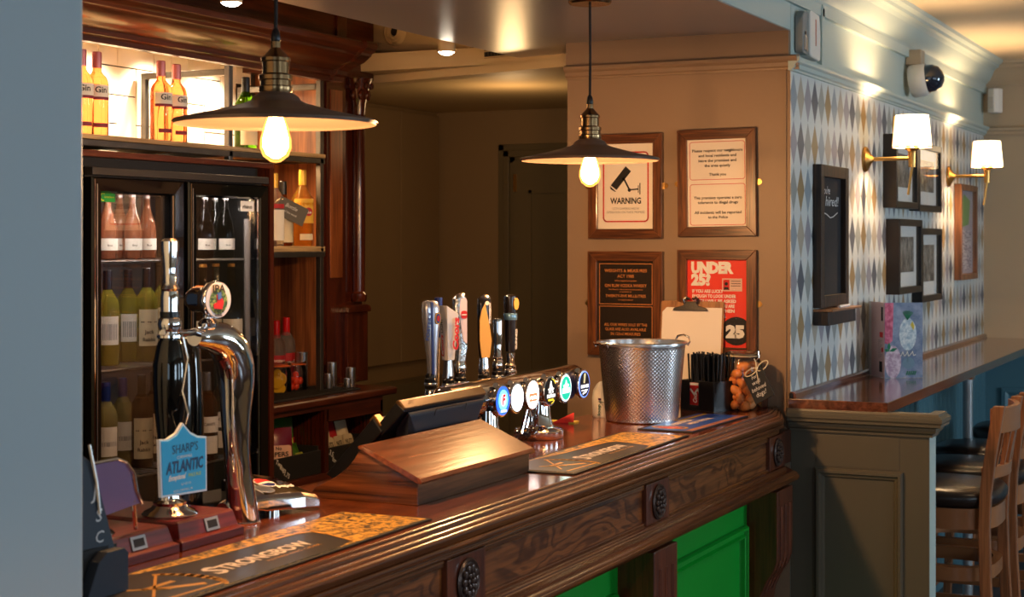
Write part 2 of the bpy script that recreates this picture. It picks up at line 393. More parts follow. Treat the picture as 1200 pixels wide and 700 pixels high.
# soffit over the bar with the blue side facing the room
struct('trim_3', MB().box(-2.66, -1.62, 5.5, 5.95, 2.344, 2.75), M['paint_soffit'])
struct('trim_4', MB().box(-2.66, -2.312, 5.21, 5.5, 2.344, 2.75), M['paint_soffit'])
so = struct('trim_1', MB().box(-2.66, -1.503, -1.0, 5.21, 2.344, 2.75), M['paint_soffit'])
struct('soffit_side', MB().box(-1.502, -1.499, -1.0, 5.216, 2.346, 2.75), M['paint_blue'], so)
struct('pier_head', MB().box(-2.309, -1.503, 5.205, 5.22, 2.262, 2.344), M['paint_pier'], wb)
# ceiling and bulkhead behind the bar
struct('ceiling_2', MB().box(-4.3, -2.66, -1, 5.9, 2.62, 2.75), M['ceiling_bar'])
bk = struct('trim_2', MB().prism([(-4.2,5.95),(-2.2,5.44),(-2.2,5.56),(-4.2,6.07)], 'Z', 2.30, 2.75), M['ceiling_bar'])
struct('bulkhead_bead', MB().prism([(-4.2,5.935),(-2.32,5.455),(-2.32,5.48),(-4.2,5.96)], 'Z', 2.295, 2.325), M['ceiling_bar'], bk)
struct('ceiling_3', MB().box(-4.3, -1.6, 5.6, 7.8, 2.33, 2.4), M['ceiling_bar'])
# back lobby
wl = struct('wall_left', MB().box(-4.3, -4.14, 5.3, 7.8, 0, 2.4), M['paint_lobby'])
for a, b in ((5.6, 6.82), (6.84, 7.19), (7.2, 7.6)):
    struct('panel', MB().box(-4.14, -4.115, a, b, 1.02 if b > 7 else 1.0, 2.31), M['paint_lobby'], wl, bevel=.002)
struct('low_unit', MB().box(-4.14, -4.0, 5.6, 7.6, 0, .93), M['paint_lobby_dark'], wl)
wm = struct('wall_lobby', MB().box(-4.3, -2.0, 7.62, 7.75, 0, 2.4), M['paint_lobby'])
dr = struct('door_1', MB().box(-3.66, -2.9, 7.57, 7.61, 0, 2.06), M['paint_lobby_dark'])
mb = MB()
for i, wd in enumerate((.035, .03, .02)):
    x0 = -3.76+.033*i; z1 = 2.15-.033*i; y0 = 7.62-.02-.012*(i == 1)
    mb.box(x0, x0+.034, y0, 7.62, 0, z1); mb.box(x0, -2.8, y0, 7.62, z1-.034, z1)
struct('door_frame', mb, M['paint_lobby_dark'], dr, bevel=.003)
mb = MB(); F = FR((-3.66, 7.57, 0), (1,0,0), (0,0,1))
mb.line(F, [(.1,.2),(.1,1.9),(.66,1.9),(.66,.2)], .02, 0, .008, True)
struct('door_moulding', mb, M['paint_lobby_dark'], dr)
struct('hinge_plate', MB().box(-3.648, -3.638, 7.55, 7.575, 1.9, 1.99), M['brass'], dr)
# back wall of the bar with white herringbone tiles
wt = struct('wall_bar', MB().box(-3.85, -3.692, 2.5, 5.62, 0, 2.62), M['grout'])
base = None; U = .1; y00, z00 = 3.858, 1.754
tiles = []
for j in range(1, 8):
    for i in range(-3, 14):
        q = (i-j) % 4
        if q == 1: tiles.append((i, j, 2, 1))       # lies across
        if q == 0: tiles.append((i, j, 1, 2))       # stands up
for i, j, a, b in tiles:
    y0, y1, z0, z1 = y00+i*U, y00+(i+a)*U, z00+j*U, z00+(j+b)*U
    if y1 > 5.29 or y0 < 3.6 or z1 < 1.97 or z0 > 2.36: continue
    g = .0021
    struct('tile', MB().box(-3.692, -3.684+random.uniform(-.0006,.0006), y0+g, y1-g, z0+g, z1-g), M['tile'], wt, bevel=.0012)
# half wall carrying the ledge
hw = struct('wall_half', MB().box(-1.5, -1.046, 5.22, 5.318, 0, 1.085), M['paint_dado'])
CP = [(0,0),(.012,.0),(.012,.008),(.022,.014),(.026,.022),(.026,.03),(.045,.036),(.045,.044),(.05,.05),(.05,.062),(.038,.07),(.036,.076),(0,.076)]
mb = MB().prism([(5.22-a, 1.018+b) for a, b in CP], 'X', -1.5, -1.046)
n = len(CP)
# return of the cap along the open side
a = [(-1.046+p, 5.22-p, 1.018+q) for p, q in CP]; b = [(-1.046+p, 5.318, 1.018+q) for p, q in CP]
mb.add(a+b, [tuple(range(n)), tuple(range(2*n-1, n-1, -1))]+[(i, n+i, n+(i+1) % n, (i+1) % n) for i in range(n)])
c0 = [(-1.046, 5.22-p, 1.018+q) for p, q in CP]
mb.add(c0+a, [(i, n+i, n+(i+1) % n, (i+1) % n) for i in range(n)])
struct('cap_moulding', mb, M['paint_dado'], hw)
def panel_frame(F, x0, x1, y0, y1, wd, prof):
    """mitred moulding round a panel: prof = [(inward offset, height)]"""
    O, R, U_, N_ = F; mb = MB(); vs = []; k = len(prof)
    for t, h in prof:
        for x, y in ((x0+t, y0+t), (x1-t, y0+t), (x1-t, y1-t), (x0+t, y1-t)): vs.append(O+R*x+U_*y+N_*h)
    fs = [(i*4+c, i*4+(c+1) % 4, (i+1)*4+(c+1) % 4, (i+1)*4+c) for i in range(k-1) for c in range(4)]
    return mb.add(vs, fs)
F = FR((-1.5, 5.22, 0), (1,0,0), (0,0,1))
PM = [(0,0),(0,.01),(.006,.016),(.014,.016),(.018,.009),(.026,.007),(.03,.001),(.032,-.004)]
struct('panel_moulding', panel_frame(F, .085, .372, -.3, .9, 0, PM), M['paint_dado'], hw)
struct('shadow_gap', MB().rect(F, .0855, .088, .905, 1.01, 0, .002), M['paint_dado'], hw)
struct('upper_board', MB().rect(F, .0885, .36, .905, 1.01, 0, .002), M['paint_dado'], hw, bevel=.001)
struct('side_face', MB().box(-1.046, -1.0445, 5.222, 5.318, 0, 1.018), M['paint_blue'], hw)  # same paint as the front, kept pale for the daylit side
# teal panelling under the ledge: upright boards, one by one
tw = struct('wall_teal', MB().box(-1.5, -1.496, 5.32, 8.92, 0, 1.09), M['paint_teal'])
y = 5.34
while y < 8.9:
    struct('board', MB().box(-1.496, -1.486, y+.003, min(y+.095, 8.915), .1, 1.08), M['paint_teal'], tw, bevel=.003); y += .098
tf = struct('wall_teal_far', MB().box(-1.49, 4, 8.90, 8.92, 0, 1.10), M['paint_teal'])
for x0 in (-1.40, -.82, -.24):
    F = FR((x0, 8.90, 0), (1,0,0), (0,0,1))
    struct('panel_moulding', panel_frame(F, 0, .5, .15, .86, 0, [(0,0),(0,.016),(.02,.02),(.035,.01),(.04,-.003)]), M['paint_teal'], tf)
struct('wall_front', MB().box(-6, 4.2, -3.1, -3, 0, 2.7), M['paint_far'])
ws = struct('wall_side', MB().box(3.3, 3.45, -3, 9, 0, 2.7), M['paint_far'])
for k, y in enumerate((1.2, 3.6, 6.4)):
    mb = MB(); F = FR((3.19, y, 1.55), (0,-1,0), (0,0,1))
    mb.line(F, [(-.58,-.53),(.58,-.53),(.58,.53),(-.58,.53)], .06, 0, .04, True); mb.line(F, [(0,-.5),(0,.5)], .035, 0, .03); mb.line(F, [(-.55,.12),(.55,.12)], .03, 0, .03)
    struct('window_%d' % (k+1), mb, M['white_plastic'])
# blue-grey column at the near end of the bar
struct('column', MB().box(-2.5, -1.648, 1.35, 1.915, 0, 2.344), M['paint_column'], bevel=.004)
# ---------------------------------------------------------------- BAR COUNTER
bar = thing('bar_counter', 'long dark oak pub bar counter with green front panels and moulded edge', 'bar counter', (-1.7, 3.4, 0), world=True)
MB().prism([(-2.03,1.93),(-1.644,1.93),(-1.644,1.70),(-1.515,1.70),(-1.515,5.02),(-1.56,5.205),(-1.56,5.218),(-2.03,5.218)], 'Z', 1.055, 1.09).build('counter_top', M['oak_top'], bar, bevel=.002)
def moulding(segs):
    out = [segs[0][0]]
    for p0, p1, kind in segs:
        mx, my = (p0[0]+p1[0])/2, (p0[1]+p1[1])/2; dx, dy = (p1[0]-p0[0])/2, (p1[1]-p0[1])/2
        if kind:                                    # bead (+) or cove (-), kind = bulge as a share of a half circle
            for k in range(1, 7):
                t = math.pi*(1-k/7); out.append((mx+dx*math.cos(t)-dy*kind*math.sin(t), my+dy*math.cos(t)+dx*kind*math.sin(t)))
        out.append(p1)
    return out
def chain(pts, kinds): return moulding([(pts[i], pts[i+1], kinds[i]) for i in range(len(pts)-1)])
EDGE = [(-1.52,1.06)]+chain([(-1.52,1.090),(-1.515,1.0925),(-1.505,1.0915),(-1.503,1.0885),(-1.489,1.086),(-1.487,1.082),(-1.473,1.078),(-1.462,1.068),(-1.463,1.062),(-1.468,1.059),(-1.466,1.047),(-1.471,1.044),(-1.480,1.036),(-1.484,1.028),(-1.490,1.026),(-1.498,1.018)], [0,.9,0,.8,0,.75,.9,0,0,.9,0,-.6,.9,0,-.5])+[(-1.52,1.018)]
def run_y(prof, y0, y1, ret=None, xin=-1.56):
    """moulding along the bar whose far end turns in towards the wall"""
    mb = MB(); n = len(prof); x0 = min(p[0] for p in prof)
    A = [(x, y0, z) for x, z in prof]; B = [(x, y1-(-(x-x0))*.2, z) for x, z in prof]
    C3 = [(x0+(x-x0)*.35-.03, 5.215, z) for x, z in prof]
    vs = A+B+C3
    fs = [tuple(range(n))]+[(i+k*n, i+(k+1)*n, (i+1) % n+(k+1)*n, (i+1) % n+k*n) for k in range(2) for i in range(n)]+[tuple(range(3*n-1, 2*n-1, -1))]
    return mb.add(vs, fs)
run_y(EDGE, 1.70, 5.0).build('edge_moulding', M['oak'], bar, smooth=True, ang=42)
MB().box(-1.98, -1.562, 1.93, 5.2, 0, 1.055).build('carcass', M['mahog_v'], bar)
MB().box(-1.64, -1.562, 1.70, 1.93, 0, 1.055).build('near_end', M['mahog_v'], bar)
MB().box(-1.562, -1.53, 1.70, 5.2, .85, 1.055).build('apron', M['mahog_v'], bar)
bls = [1.79, 2.865, 3.945, 5.025]                                   # centres of the rosette blocks
for y in bls:
    MB().box(-1.53, -1.487, y-.083, y+.083, .915, 1.022).build('rosette_block', M['oak_v'], bar, bevel=.002)
for a, b in zip(bls[:-1], bls[1:]):
    MB().box(-1.53, -1.500, a+.083, b-.083, .915, 1.022).build('frieze_panel', M['oak_fig'], bar)
    MB().box(-1.53, -1.493, a+.083, b-.083, 1.008, 1.022).build('frieze_bead', M['oak'], bar, bevel=.003)
    MB().box(-1.53, -1.492, a+.083, b-.083, .915, .924).build('frieze_bead', M['oak'], bar, bevel=.003)
MB().box(-1.53, -1.497, 5.108, 5.215, .915, 1.022).build('frieze_end', M['oak_v'], bar)
LOW = [(-1.53,.918)]+chain([(-1.49,.918),(-1.484,.912),(-1.472,.911),(-1.466,.907),(-1.452,.905),(-1.434,.893),(-1.436,.878),(-1.450,.876),(-1.456,.870),(-1.470,.866),(-1.474,.860),(-1.49,.850)], [-.4,.8,-.4,.0,.35,.55,0,-.5,.8,0,-.5])+[(-1.53,.848)]
run_y(LOW, 1.70, 5.06).build('lower_moulding', M['oak'], bar, smooth=True, ang=42)
M['rosette'] = plain('dark_carved_rosette', rgb(74,58,52), .3, .5, bump=.4, bs=150)
for y in bls[1:]:
    c = Vector((-1.487, y, .968)); Mx = roty(math.pi/2)
    mb = MB().lathe([(.044,0),(.046,.004),(.042,.008),(.037,.005),(.03,.006)], c, 28, Mx)
    for k in range(10):
        t = 2*math.pi*k/10; mb.ball(c+Vector((.008, .026*math.cos(t), .026*math.sin(t))), .006, .009, .009, 8)
    for k in range(6):
        t = 2*math.pi*k/6; mb.ball(c+Vector((.010, .012*math.cos(t), .012*math.sin(t))), .005, .006, .006, 8)
    mb.ball(c+Vector((.012,0,0)), .006, .006, .006, 8)
    mb.build('rosette', M['rosette'], bar, smooth=True)
for a, b in zip(bls[:-1], bls[1:]):
    gp = MB().box(-1.56, -1.55, a+.08, b-.08, .1, .85).build('green_panel', M['green'], bar)
    F = FR((-1.55, a, 0), (0,1,0), (0,0,1))
    panel_frame(F, .22, b-a-.16, .16, .755, 0, [(0,0),(0,.012),(.004,.020),(.012,.020),(.016,.008),(.024,.008),(.028,.018),(.034,.016),(.036,.004),(.04,-.003)]).build('panel_moulding', M['green'], gp)
    MB().box(-1.57, -1.50, a-.08, b+.08, 0, .12).build('plinth', M['oak'], bar)
# curved brackets under each block, fluted on the face
CB = [(-1.56,.30),(-1.535,.34),(-1.52,.40),(-1.515,.47),(-1.505,.53),(-1.485,.575),(-1.462,.61),(-1.452,.64),(-1.45,.68),(-1.45,.86),(-1.56,.86)]
for y in bls[1:]:
    cb = MB().prism(CB, 'Y', y-.125, y+.045).build('bracket', M['oak_v'], bar, bevel=.003)
    face = [p for p in CB[4:-1]]
    for k in range(3):
        yy = y-.085+.045*k; mb = MB()
        for p, q in zip(face[:-1], face[1:]):
            if q[1] > .83: q = (q[0], .81)
            mb.add([(p[0]+.001,yy-.008,p[1]),(p[0]+.001,yy+.008,p[1]),(q[0]+.001,yy+.008,q[1]),(q[0]+.001,yy-.008,q[1]),
                    (p[0]+.005,yy-.003,p[1]),(p[0]+.005,yy+.003,p[1]),(q[0]+.005,yy+.003,q[1]),(q[0]+.005,yy-.003,q[1])],
                   [(0,4,7,3),(1,2,6,5),(4,5,6,7),(0,1,5,4),(3,7,6,2)])
        mb.build('flute', M['oak_v'], cb)
mb = MB().prism([(5.10,1.09),(5.215,1.09),(5.215,1.135),(5.20,1.138),(5.185,1.125),(5.16,1.12),(5.13,1.105)], 'X', -1.60, -1.575)
mb.build('scrolled_upstand', M['mahog_v'], bar, bevel=.002)
# ---------------------------------------------------------------- LEDGE
lg = thing('ledge', 'long brown drinking ledge along the diamond patterned wall', 'shelf', (-1.34, 7, 1.1), world=True)
MB().box(-1.5, -1.172, 5.19, 8.91, 1.089, 1.125).build('ledge_top', M['ledge'], lg, bevel=.002)
MB().prism([(-1.498,1.125),(-1.478,1.125),(-1.48,1.14),(-1.49,1.146),(-1.498,1.146)], 'Y', 5.21, 8.91).build('back_bead', M['ledge'], lg)
MB().box(-1.499, -1.49, 5.20, 5.215, 1.125, 1.142).build('bead_end', M['black_m'], lg)
po = thing('ledge_post', 'chrome tubular post holding up the brown ledge', 'post', (-1.259, 7.10, 0))
MB().lathe([(.021,.0),(.021,1.05)], n=20).build('tube', plain('brushed_pale_steel', rgb(190,200,206), .35, .5), po, smooth=True)
MB().lathe([(.03,1.05),(.03,1.085),(.034,1.089)], n=20).build('flange', M['chrome'], po, smooth=True)
MB().lathe([(.06,0),(.055,.012),(.024,.02)], n=20).build('foot', M['chrome'], po, smooth=True)
# ---------------------------------------------------------------- BACK BAR
bb = thing('back_bar', 'dark mahogany back bar cabinet with heavy cornice and turned column', 'cabinet', (-3.4, 4.4, 0), world=True)
CO = [(-3.30,2.25),(-3.27,2.25),(-3.268,2.266),(-3.255,2.272),(-3.252,2.288),(-3.24,2.294),(-3.232,2.297),(-3.225,2.303),(-3.205,2.309),(-3.18,2.318),(-3.163,2.331),(-3.155,2.338),(-3.15,2.34),(-3.146,2.349),(-3.136,2.354),(-3.13,2.362),(-3.122,2.366),(-3.12,2.385),(-3.128,2.392),(-3.30,2.394)]
MB().prism(CO, 'Y', 3.2, 5.2).build('cornice', M['mahog'], bb, smooth=True, ang=35)
MB().prism([(x+.02 if x > -3.29 else x, z) for x, z in CO], 'Y', 5.17, 5.245).build('cornice_end', M['mahog'], bb, smooth=True, ang=35)
MB().box(-3.69, -3.39, 5.2, 5.70, 2.30, 2.62).build('end_frieze', M['mahog'], bb)
MB().box(-3.69, -3.255, 3.2, 5.24, 2.39, 2.62).build('frieze', M['mahog'], bb)
for y in (4.02, 5.19): MB().box(-3.27, -3.245, y, y+.07, 2.39, 2.62).build('frieze_block', M['mahog_v'], bb, bevel=.003)
MB().box(-3.69, -3.27, 3.2, 5.19, 2.378, 2.39).build('top_board', M['mahog'], bb)
MB().box(-3.69, -3.40, 5.292, 5.31, 1.08, 2.38).build('side_panel', wood('niche_side_oak', rgb(120,66,34), rgb(168,104,58), 'Z', .4, .2, .7), bb)
MB().box(-3.68, -3.66, 4.63, 5.292, 1.08, 1.955).build('back_panel', wood('niche_back_redwood', rgb(96,36,14), rgb(150,68,28), 'Z', .3, .3, .6), bb)
MB().box(-3.50, -3.41, 5.31, 5.36, 1.08, 2.30).build('stile', M['mahog_v'], bb)
MB().box(-3.50, -3.40, 5.36, 5.50, 1.08, 2.30).build('pilaster', M['mahog_v'], bb)
MB().box(-3.40, -3.396, 5.385, 5.47, 1.50, 2.24).build('pilaster_panel', wood('golden_panel', rgb(120,60,28), rgb(160,88,42), 'Z', .3, .4), bb)
MB().box(-3.50, -3.42, 5.50, 5.66, 1.08, 2.30).build('end_stile', M['mahog_v'], bb)
cp = MB().lathe([(.03,1.40),(.034,1.41),(.034,1.43),(.026,1.44),(.027,1.5),(.028,1.8),(.024,2.11),(.03,2.12),(.03,2.15),(.026,2.155)], (-3.40,5.60,0), 20).build('column', M['mahog_v'], bb, smooth=True)
mb = MB().lathe([(.026,2.155),(.03,2.20),(.042,2.25),(.052,2.28),(.058,2.30)], (-3.40,5.60,0), 20)
for k in range(8):
    t = 2*math.pi*k/8
    mb.ball((-3.40+.04*math.cos(t), 5.60+.04*math.sin(t), 2.235), .012, .012, .024, 8); mb.ball((-3.40+.052*math.cos(t+.4), 5.60+.052*math.sin(t+.4), 2.27), .011, .011, .015, 8)
mb.build('carved_capital', M['mahog_v'], bb, smooth=True)
MB().box(-3.50, -3.37, 5.47, 5.625, 1.08, 1.36).build('newel', M['mahog_v'], bb, bevel=.004)
MB().prism([(5.46,1.36),(5.63,1.36),(5.633,1.372),(5.625,1.383),(5.60,1.39),(5.48,1.388),(5.462,1.38)], 'X', -3.505, -3.36).build('newel_cap', M['mahog_v'], bb, bevel=.002)
# fridge housing
MB().box(-3.68, -3.15, 3.4, 4.63, 1.893, 1.912).build('housing_top', M['mahog'], bb, bevel=.002)
MB().box(-3.68, -3.15, 4.604, 4.63, 0, 1.893).build('housing_side', M['mahog_v'], bb)
MB().box(-3.68, -3.2, 3.4, 4.604, 1.866, 1.893).build('gap_shade', M['black_m'], bb)  # black filler painted in for the shade in the gap above the fridge
# counter of the back bar
MB().prism([(-3.69,1.048),(-3.155,1.048),(-3.15,1.053),(-3.148,1.07),(-3.155,1.077),(-3.69,1.077)], 'Y', 4.63, 5.475).build('worktop', M['mahog'], bb, bevel=.002)
MB().box(-3.69, -3.17, 4.63, 5.40, 1.03, 1.048).build('under_rail', M['mahog'], bb)
MB().box(-3.19, -3.17, 5.0, 5.40, .985, 1.03).build('apron', M['mahog'], bb)
MB().box(-3.69, -3.17, 4.985, 5.01, .2, 1.03).build('divider', M['mahog_v'], bb)
MB().box(-3.69, -3.17, 5.385, 5.40, .2, 1.03).build('end_panel', M['mahog_v'], bb)
MB().box(-3.69, -3.165, 4.63, 5.385, .775, .80).build('lower_shelf', M['mahog'], bb, bevel=.002)
MB().box(-3.69, -3.60, 4.63, 5.385, .2, 1.03).build('back_board', M['black_m'], bb)
MB().box(-3.69, -3.19, 4.63, 5.385, .0, .55).build('base', M['mahog_v'], bb)
# raw steel framed upper shelves
sf = thing('steel_shelf_frame', 'raw steel tube shelving frame with pale boards above the bottle fridge', 'shelf', (-3.4, 4.4, 1.9), world=True)
t = .022
for y in (4.563, 5.14): MB().box(-3.28-t, -3.28, y-t/2, y+t/2, 1.62 if y > 5 else 1.912, 2.248).build('front_post', M['steel_raw'], sf, bevel=.002)
for y in (4.563, 5.14):
    MB().box(-3.66, -3.28-t, y-t/2, y+t/2, 2.215, 2.237).build('top_tube', M['steel_raw'], sf, bevel=.002)
    MB().box(-3.66, -3.66+t, y-t/2, y+t/2, 1.955, 2.215).build('rear_post', M['steel_raw'], sf, bevel=.002)
MB().box(-3.28-t, -3.28, 5.14-t/2, 5.14+t/2, 1.08, 1.62).build('lower_post', M['steel_raw'], sf, bevel=.002)
MB().box(-3.28-t, -3.28, 3.4, 5.16, 1.935, 1.955).build('front_tube', M['steel_raw'], sf, bevel=.002)
for y in (4.0, 4.563, 5.1): MB().box(-3.66, -3.30, y-t/2, y+t/2, 1.935, 1.953).build('cross_tube', M['steel_raw'], sf)
MB().prism([(-3.67,3.4),(-3.278,3.4),(-3.278,5.16),(-3.41,5.285),(-3.67,5.285)], 'Z', 1.956, 1.971).build('board', M['shelf_wood'], sf, bevel=.001)
MB().prism([(-3.655,4.635),(-3.28,4.635),(-3.28,5.16),(-3.41,5.285),(-3.655,5.285)], 'Z', 1.606, 1.625).build('board', M['shelf_wood'], sf, bevel=.001)
MB().box(-3.28-t, -3.279, 4.635, 5.16, 1.585, 1.605).build('front_tube', M['steel_raw'], sf, bevel=.002)
# shelf lighting: strips tucked behind the cornice and under the steel shelf
for y_ in (3.95, 4.28, 4.62, 4.95): light('SPOT', 'shelf_downlight', (-3.52, y_, 2.37), 46, (1, .78, .52), .015, (0, math.radians(10), 0), None, math.radians(110), .8)
light('AREA', 'niche_strip', (-3.40, 4.9, 1.93), 3.2, (1, .62, .3), .4, (0, 0, math.pi/2), .02)
# ---------------------------------------------------------------- FRIDGE
fr = thing('bottle_fridge', 'tall black double-door bottle fridge with glass doors', 'fridge', (-3.4, 4.15, 0), world=True)
mb = MB()
mb.box(-3.64, -3.18, 3.70, 3.72, .1, 1.863); mb.box(-3.64, -3.18, 4.58, 4.60, .1, 1.863); mb.box(-3.64, -3.62, 3.72, 4.58, .1, 1.863)
mb.box(-3.62, -3.18, 3.72, 4.58, 1.80, 1.863); mb.box(-3.62, -3.18, 3.72, 4.58, .1, .3)
mb.build('body', M['black'], fr)
MB().box(-3.62, -3.618, 3.72, 4.58, .3, 1.8).build('liner', plain('grey_fridge_liner', rgb(70,66,64), .4), fr)
MB().box(-3.19, -3.15, 3.70, 4.60, 1.84, 1.863).build('top_trim', plain('dark_trim', rgb(52,48,46), .3), fr, bevel=.002)
MB().box(-3.205, -3.18, 4.13, 4.158, .1, 1.80).build('mullion', M['black'], fr)
for y0, y1 in ((3.700, 4.132), (4.157, 4.598)):
    w_ = .047; dz0, dz1 = .15, 1.834; mb = MB()
    F = FR((-3.175, 0, 0), (0,1,0), (0,0,1))
    d = panel_frame(F, y0, y1, dz0, dz1, 0, [(0,-.03),(0,.02),(.004,.026),(w_-.006,.022),(w_,.012),(w_,-.03)]).build('door', M['black_g'], fr)
    MB().rect(F, y0+.004, y0+.009, dz0+.02, dz1-.006, .025, .029).build('edge_trim', M['chrome'], d)
    MB().rect(F, y1-w_-.004, y1-w_+.002, dz0+w_, dz1-w_, .012, .019).build('edge_trim', M['chrome'], d)
    MB().rect(F, y0+.02, y0+.0225, dz0+.02, dz1-.02, .022, .026).build('edge_trim', M['chrome_s'], d)
    MB().rect(F, y0+w_-.002, y1-w_+.002, dz0+w_, dz1-w_, .0, .004).build('glass', M['door_glass'], d)
F = FR((-3.170, 0, 0), (0,1,0), (0,0,1))
g = MB().rect(F, 3.752, 3.822, 1.762, 1.792, 0, .0012).build('energy_sticker', plain('sticker_green', rgb(14,140,50), .5), fr)
g['label'] = 'green and yellow energy sticker on left fridge door'
mb = MB(); mb.line(F, [(3.768+.011*math.cos(math.radians(a)), 1.777+.011*math.sin(math.radians(a))) for a in range(60, 310, 25)], .003, .0012, .0018)
text(mb, F, 'GreenServe', 3.795, 1.774, .006, .042, hh=.0018); mb.build('lettering', plain('sticker_yellow', rgb(230,220,40), .5), g)
g = MB().flat(F, rrect(4.462, 4.538, 1.745, 1.780, .004), 0, .0012).build('badge', M['white'], fr); g['label'] = 'white badge on right fridge door'
mb = MB(); text(mb, F, 'rhino', 4.50, 1.755, .012, .054, bold=.03, hh=.0018); mb.build('lettering', M['ink'], g)
shelves_z = (1.583, 1.253, .915, .6)
for z in shelves_z:
    for y0, y1 in ((3.73, 4.13), (4.155, 4.575)):
        mb = MB().tube([(-3.22,y0,z),(-3.22,y1,z)], .004, 6).tube([(-3.58,y0,z),(-3.58,y1,z)], .003, 6)
        n = 14
        for k in range(n): yy = y0+(y1-y0)*(k+.5)/n; mb.tube([(-3.22,yy,z+.003),(-3.58,yy,z+.003)], .0018, 4)
        mb.build('wire_shelf', M['chrome_s'], fr)
MB().lathe([(.012,.35),(.012,1.72)], (-3.205, 4.553, 0), 12).build('lamp_tube', plain('unlit_lamp_tube', rgb(120,112,108), .3), fr, smooth=True)
light('AREA', 'fridge_fill', (-3.215, 3.93, 1.797), 1.8, (1, .9, .78), .02, (0, math.radians(12), 0), .34)  # added fill lights for the bottles; the fridge's own tube is unlit
light('AREA', 'fridge_fill', (-3.215, 4.37, 1.797), 2.6, (1, .9, .78), .02, (0, math.radians(12), 0), .34)
# ---------------------------------------------------------------- BOTTLES
def liquid(name, col, rough=.02, t=.92):
    m, nt, p = newmat(name); p.inputs['Base Color'].default_value = col; p.inputs['Roughness'].default_value = rough
    p.inputs['Transmission Weight'].default_value = t; p.inputs['IOR'].default_value = 1.25; return m
L_PINK = liquid('rose_orange_spirit', rgb(255,150,84)); L_GREEN = liquid('green_bottle_glass', rgb(96,160,20)); L_GOLD = liquid('golden_rum', rgb(250,196,80))
L_WINE = liquid('pale_green_wine_glass', rgb(200,186,70), t=.72); L_RED = liquid('dark_red_wine_glass', rgb(70,16,14)); L_CLEAR = liquid('clear_spirit', rgb(244,240,230)); L_ROSE = liquid('rose_fizz', rgb(190,120,84), t=.6)
L_AMBER = liquid('amber_bottle', rgb(170,100,40)); L_DARK = liquid('very_dark_bottle', rgb(26,24,22)); L_WHITEW = liquid('straw_white_wine', rgb(206,190,120), t=.72)
CAPM = {k: plain('cap_'+k, c, .3, mt) for k, c, mt in (('pink', rgb(200,120,120), .3), ('black', rgb(22,20,20), 0), ('gold', rgb(200,140,60), .6), ('silver', rgb(190,180,180), .7), ('blue', rgb(30,50,120), .2), ('red', rgb(196,20,24), .1), ('yellow', rgb(214,168,60), .2), ('dark', rgb(34,28,40), .3), ('steel', rgb(120,116,112), .6))}
LAB = {k: plain('label_'+k, c, .6) for k, c in (('white', rgb(226,220,208)), ('cream', rgb(214,200,168)), ('maroon', rgb(120,30,50)), ('yellow', rgb(214,168,60)), ('red', rgb(170,26,36)), ('black', rgb(26,24,24)), ('sketch', rgb(170,168,164)))}
def bottle(name, label, loc, H, R, liq, cap, group, shape='wine', labels=(), face=-20, caph=.17, letters=(), tilt=0):
    """labels: (z0, z1, material key, half angle deg); letters: (text, z, h, colour material)"""
    o = thing(name, label, 'bottle', loc, math.radians(face), group)
    if shape == 'wine': pr = [(0,.0),(.86,.0),(1,.012),(1,.60),(.93,.68),(.62,.745),(.40,.79),(.36,.83),(.36,1)]
    elif shape == 'fizz': pr = [(0,.0),(.86,.0),(1,.02),(1,.42),(.93,.52),(.72,.64),(.5,.74),(.36,.83),(.34,.96),(.3,1)]
    elif shape == 'gin': pr = [(0,0),(.9,0),(1,.015),(1,.60),(.96,.65),(.80,.70),(.50,.745),(.40,.77),(.38,.82),(.38,1)]
    elif shape == 'broad': pr = [(0,0),(.9,0),(.96,.02),(1,.45),(1.04,.56),(.95,.64),(.6,.72),(.36,.80),(.33,.86),(.33,1)]
    else: pr = [(0,0),(.9,0),(1,.015),(1,.52),(.94,.6),(.7,.68),(.42,.75),(.36,.8),(.36,1)]
    MB().lathe([(r*R, z*H) for r, z in pr], n=20, cap=False).build('glass_body', liq, o, smooth=True, ang=60)
    q = pr[-1][0]*R+.0012; c = MB().lathe([(q, H*(1-caph)), (q*1.02, H*(1-caph)+.002), (q, H*.995), (q*.85, H*1.004)], n=16).build('cap', CAPM[cap], o, smooth=True)
    for z0, z1, k, ha in labels:
        mb = MB(); n = 10; a = math.radians(ha); vs = []
        for z in (z0*H, z1*H):
            for r in (R+.0004, R+.0012):
                for i in range(n+1): t = -a+2*a*i/n; vs.append((r*math.cos(t), r*math.sin(t), z))
        m_ = n+1; fs = []
        for i in range(n): fs += [(m_+i, m_+i+1, 3*m_+i+1, 3*m_+i), (i, 2*m_+i, 2*m_+i+1, i+1), (i, i+1, m_+i+1, m_+i), (2*m_+i, 3*m_+i, 3*m_+i+1, 2*m_+i+1)]
        mb.add(vs, fs); l = mb.build('paper_label', LAB[k], o, smooth=True, ang=30)
        for tx, z, h, mk in letters:
            if not z0 <= z <= z1: continue
            mb = MB(); Fl = FR((R+.001, 0, z*H), (0,1,0), (0,0,1))
            vs, fs, x0, x1 = tmesh(tx, .02); text(mb, Fl, tx, 0, 0, h, None, .02, hh=0)
            for v in mb.v:
                y = v.y; t = y/R; v.x = (R+.0016)*math.cos(t); v.y = (R+.0016)*math.sin(t)
            mb.build('lettering', mk, l)
    return o
G = 'pink gin bottles on the top steel shelf'
gl = ((.46,.60,'white',60), (.425,.46,'maroon',60), (.10,.15,'maroon',40))
gins = [('pink gin bottle cut off by the blue-grey column edge', 3.885), ('pink gin bottle second from the left on the lit shelf', 3.955), ('pink gin bottle left of the pair before the steel post', 4.245), ('pink gin bottle right of the pair before the steel post', 4.352)]
